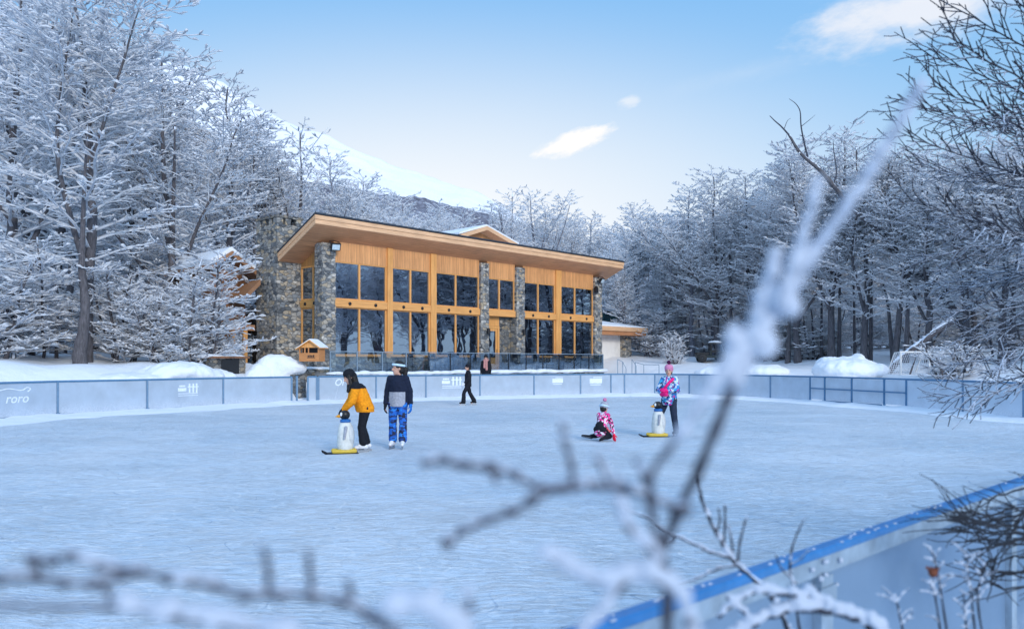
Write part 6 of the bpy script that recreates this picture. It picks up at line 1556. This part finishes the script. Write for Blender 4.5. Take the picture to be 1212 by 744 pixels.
# F: arched snow-loaded stem at the very bottom
ff = thing('snowy_branch', 'arched snow-loaded stem bending along the bottom edge under the blue rail', 'branch', tuple(W(930, 760, 1.5)))
def fl_(pts, d=1.5): return rel(ff, px_line(pts, d))
f1 = fl_([(1080, 790), (1035, 742), (1000, 726), (965, 720), (930, 722), (895, 735), (870, 750)]); f2 = fl_([(1000, 726), (960, 706), (925, 702), (895, 700), (870, 712), (850, 730)]); f3 = fl_([(895, 735), (870, 715), (860, 705)])
branch_mesh([(f1, .011, .006), (f2, .006, .004), (f3, .005, .003)]).build('branch', M['barkdark'], ff, True)
pieces('snow', snow_on([(f1, .014, .010, 1.0), (f2, .010, .007, .9), (f3, .006, .005, .8)], 1, .0035, 61, up=.85), M['branchsnow'], ff)
# G: drooping dark twig mass right, before the fence post
fg = thing('drooping_branch', 'dense dark drooping twigs in front of the fence post at the lower right edge', 'branch', tuple(W(1300, 640, 2.9)))
rng = random.Random(9); tw3 = []; O_ = Vector(fg.location)
for i in range(18):
    d = rng.uniform(2.5, 3.2); y0 = rng.uniform(560, 720); y1 = lerp(588, 640, (y0 - 560) / 160) + rng.uniform(-8, 18) if y0 < 660 else y0 + rng.uniform(-18, 18)
    x1 = rng.uniform(1116, 1160) if y0 < 660 else rng.uniform(1150, 1190)
    A = [W(1320, y0, d + .2) - O_, W(1250, lerp(y0, y1, .35) + rng.uniform(-10, 14), d) - O_, W(1180, lerp(y0, y1, .7) + rng.uniform(-4, 12), d) - O_, W(x1, y1, d) - O_]
    Q = catmull(A, 6); Q = [q + Vector((rng.gauss(0, .005), rng.gauss(0, .005), rng.gauss(0, .006))) for q in Q]; add_segs(tw3, Q, [lerp(.0055, .0018, k / (len(Q) - 1)) for k in range(len(Q))])
    for k in range(8):
        f = rng.uniform(.3, .99); p, dd = at_frac(Q, f); s_2 = rng.choice((-1, 1)); d2 = Quaternion(Vector((rng.gauss(0, .3), 1, rng.gauss(0, .4))).normalized(), s_2 * rng.uniform(.2, .6)) @ dd
        B, br = walk(p, d2, rng.uniform(.06, .24), 5, .0026, .0013, rng, .16); add_segs(tw3, B, br)
obj('twigs', seg_mesh('twigs', tw3, 5), M['darktwig'], fg)
# H: frosted dry plants with a brown seed head
def dry_plant(label, px, d, stems, seed_head=None):
    b_ = W(px, 800, d); t = thing('dry_plant', label, 'plant', tuple(b_)); lines = []; sl = []
    for pts in stems:
        l = [W(x, y, d) - b_ for x, y in pts]; lines.append((l, .0032, .0016)); sl.append((l, .0034, .0022, .6))
        rs = random.Random(int(pts[0][0]))
        for k in range(7):
            p, dd = at_frac(l, rs.uniform(.35, .95)); q = p + Vector((rs.choice((-1, 1)) * rs.uniform(.015, .045), rs.uniform(-.02, .02), rs.uniform(.01, .04))); m_ = [p, p.lerp(q, .5) + Vector((0, 0, .004)), q]; lines.append((m_, .0018, .0012)); sl.append((m_, .0028, .0024, .7))
    branch_mesh(lines, 5).build('stem', M['barkdark'], t, True); pieces('frost', snow_on(sl, 1, .0022, int(px), up=.4), M['branchsnow'], t)
    if seed_head:
        x, y = seed_head; mb = MB(); c = W(x, y, d) - b_
        ellipsoid(mb, c, (.011, .011, .013), None, 10)
        for k in range(9): a = k * .7; capsule(mb, c, c + Vector((math.cos(a) * .016, math.sin(a) * .012, .012)), .004, .002, 6)
        mb.build('seed_head', plain('rusty_seed_head', (.16, .045, .02), .8, 0, .4, 80), t, True)
dry_plant('frosted dry plant with a rusty brown seed head before the bluish panel', 1115, 2.0, [[(1120, 800), (1112, 740), (1106, 700), (1103, 684)], [(1128, 800), (1118, 730), (1112, 690), (1106, 660), (1100, 645)]], (1104, 677))
dry_plant('frosted dry plant with bare upright stems right of the rusty seed head', 1150, 2.1, [[(1160, 800), (1152, 730), (1148, 690), (1142, 650)], [(1150, 800), (1143, 735), (1140, 700)], [(1172, 800), (1158, 720), (1160, 690), (1166, 665)]])
dry_plant('small frosted plant stem left of the rusty seed head, near the fence bracket', 1066, 2.0, [[(1078, 800), (1068, 744), (1062, 715), (1059, 702)]])
bpy.context.view_layer.update()
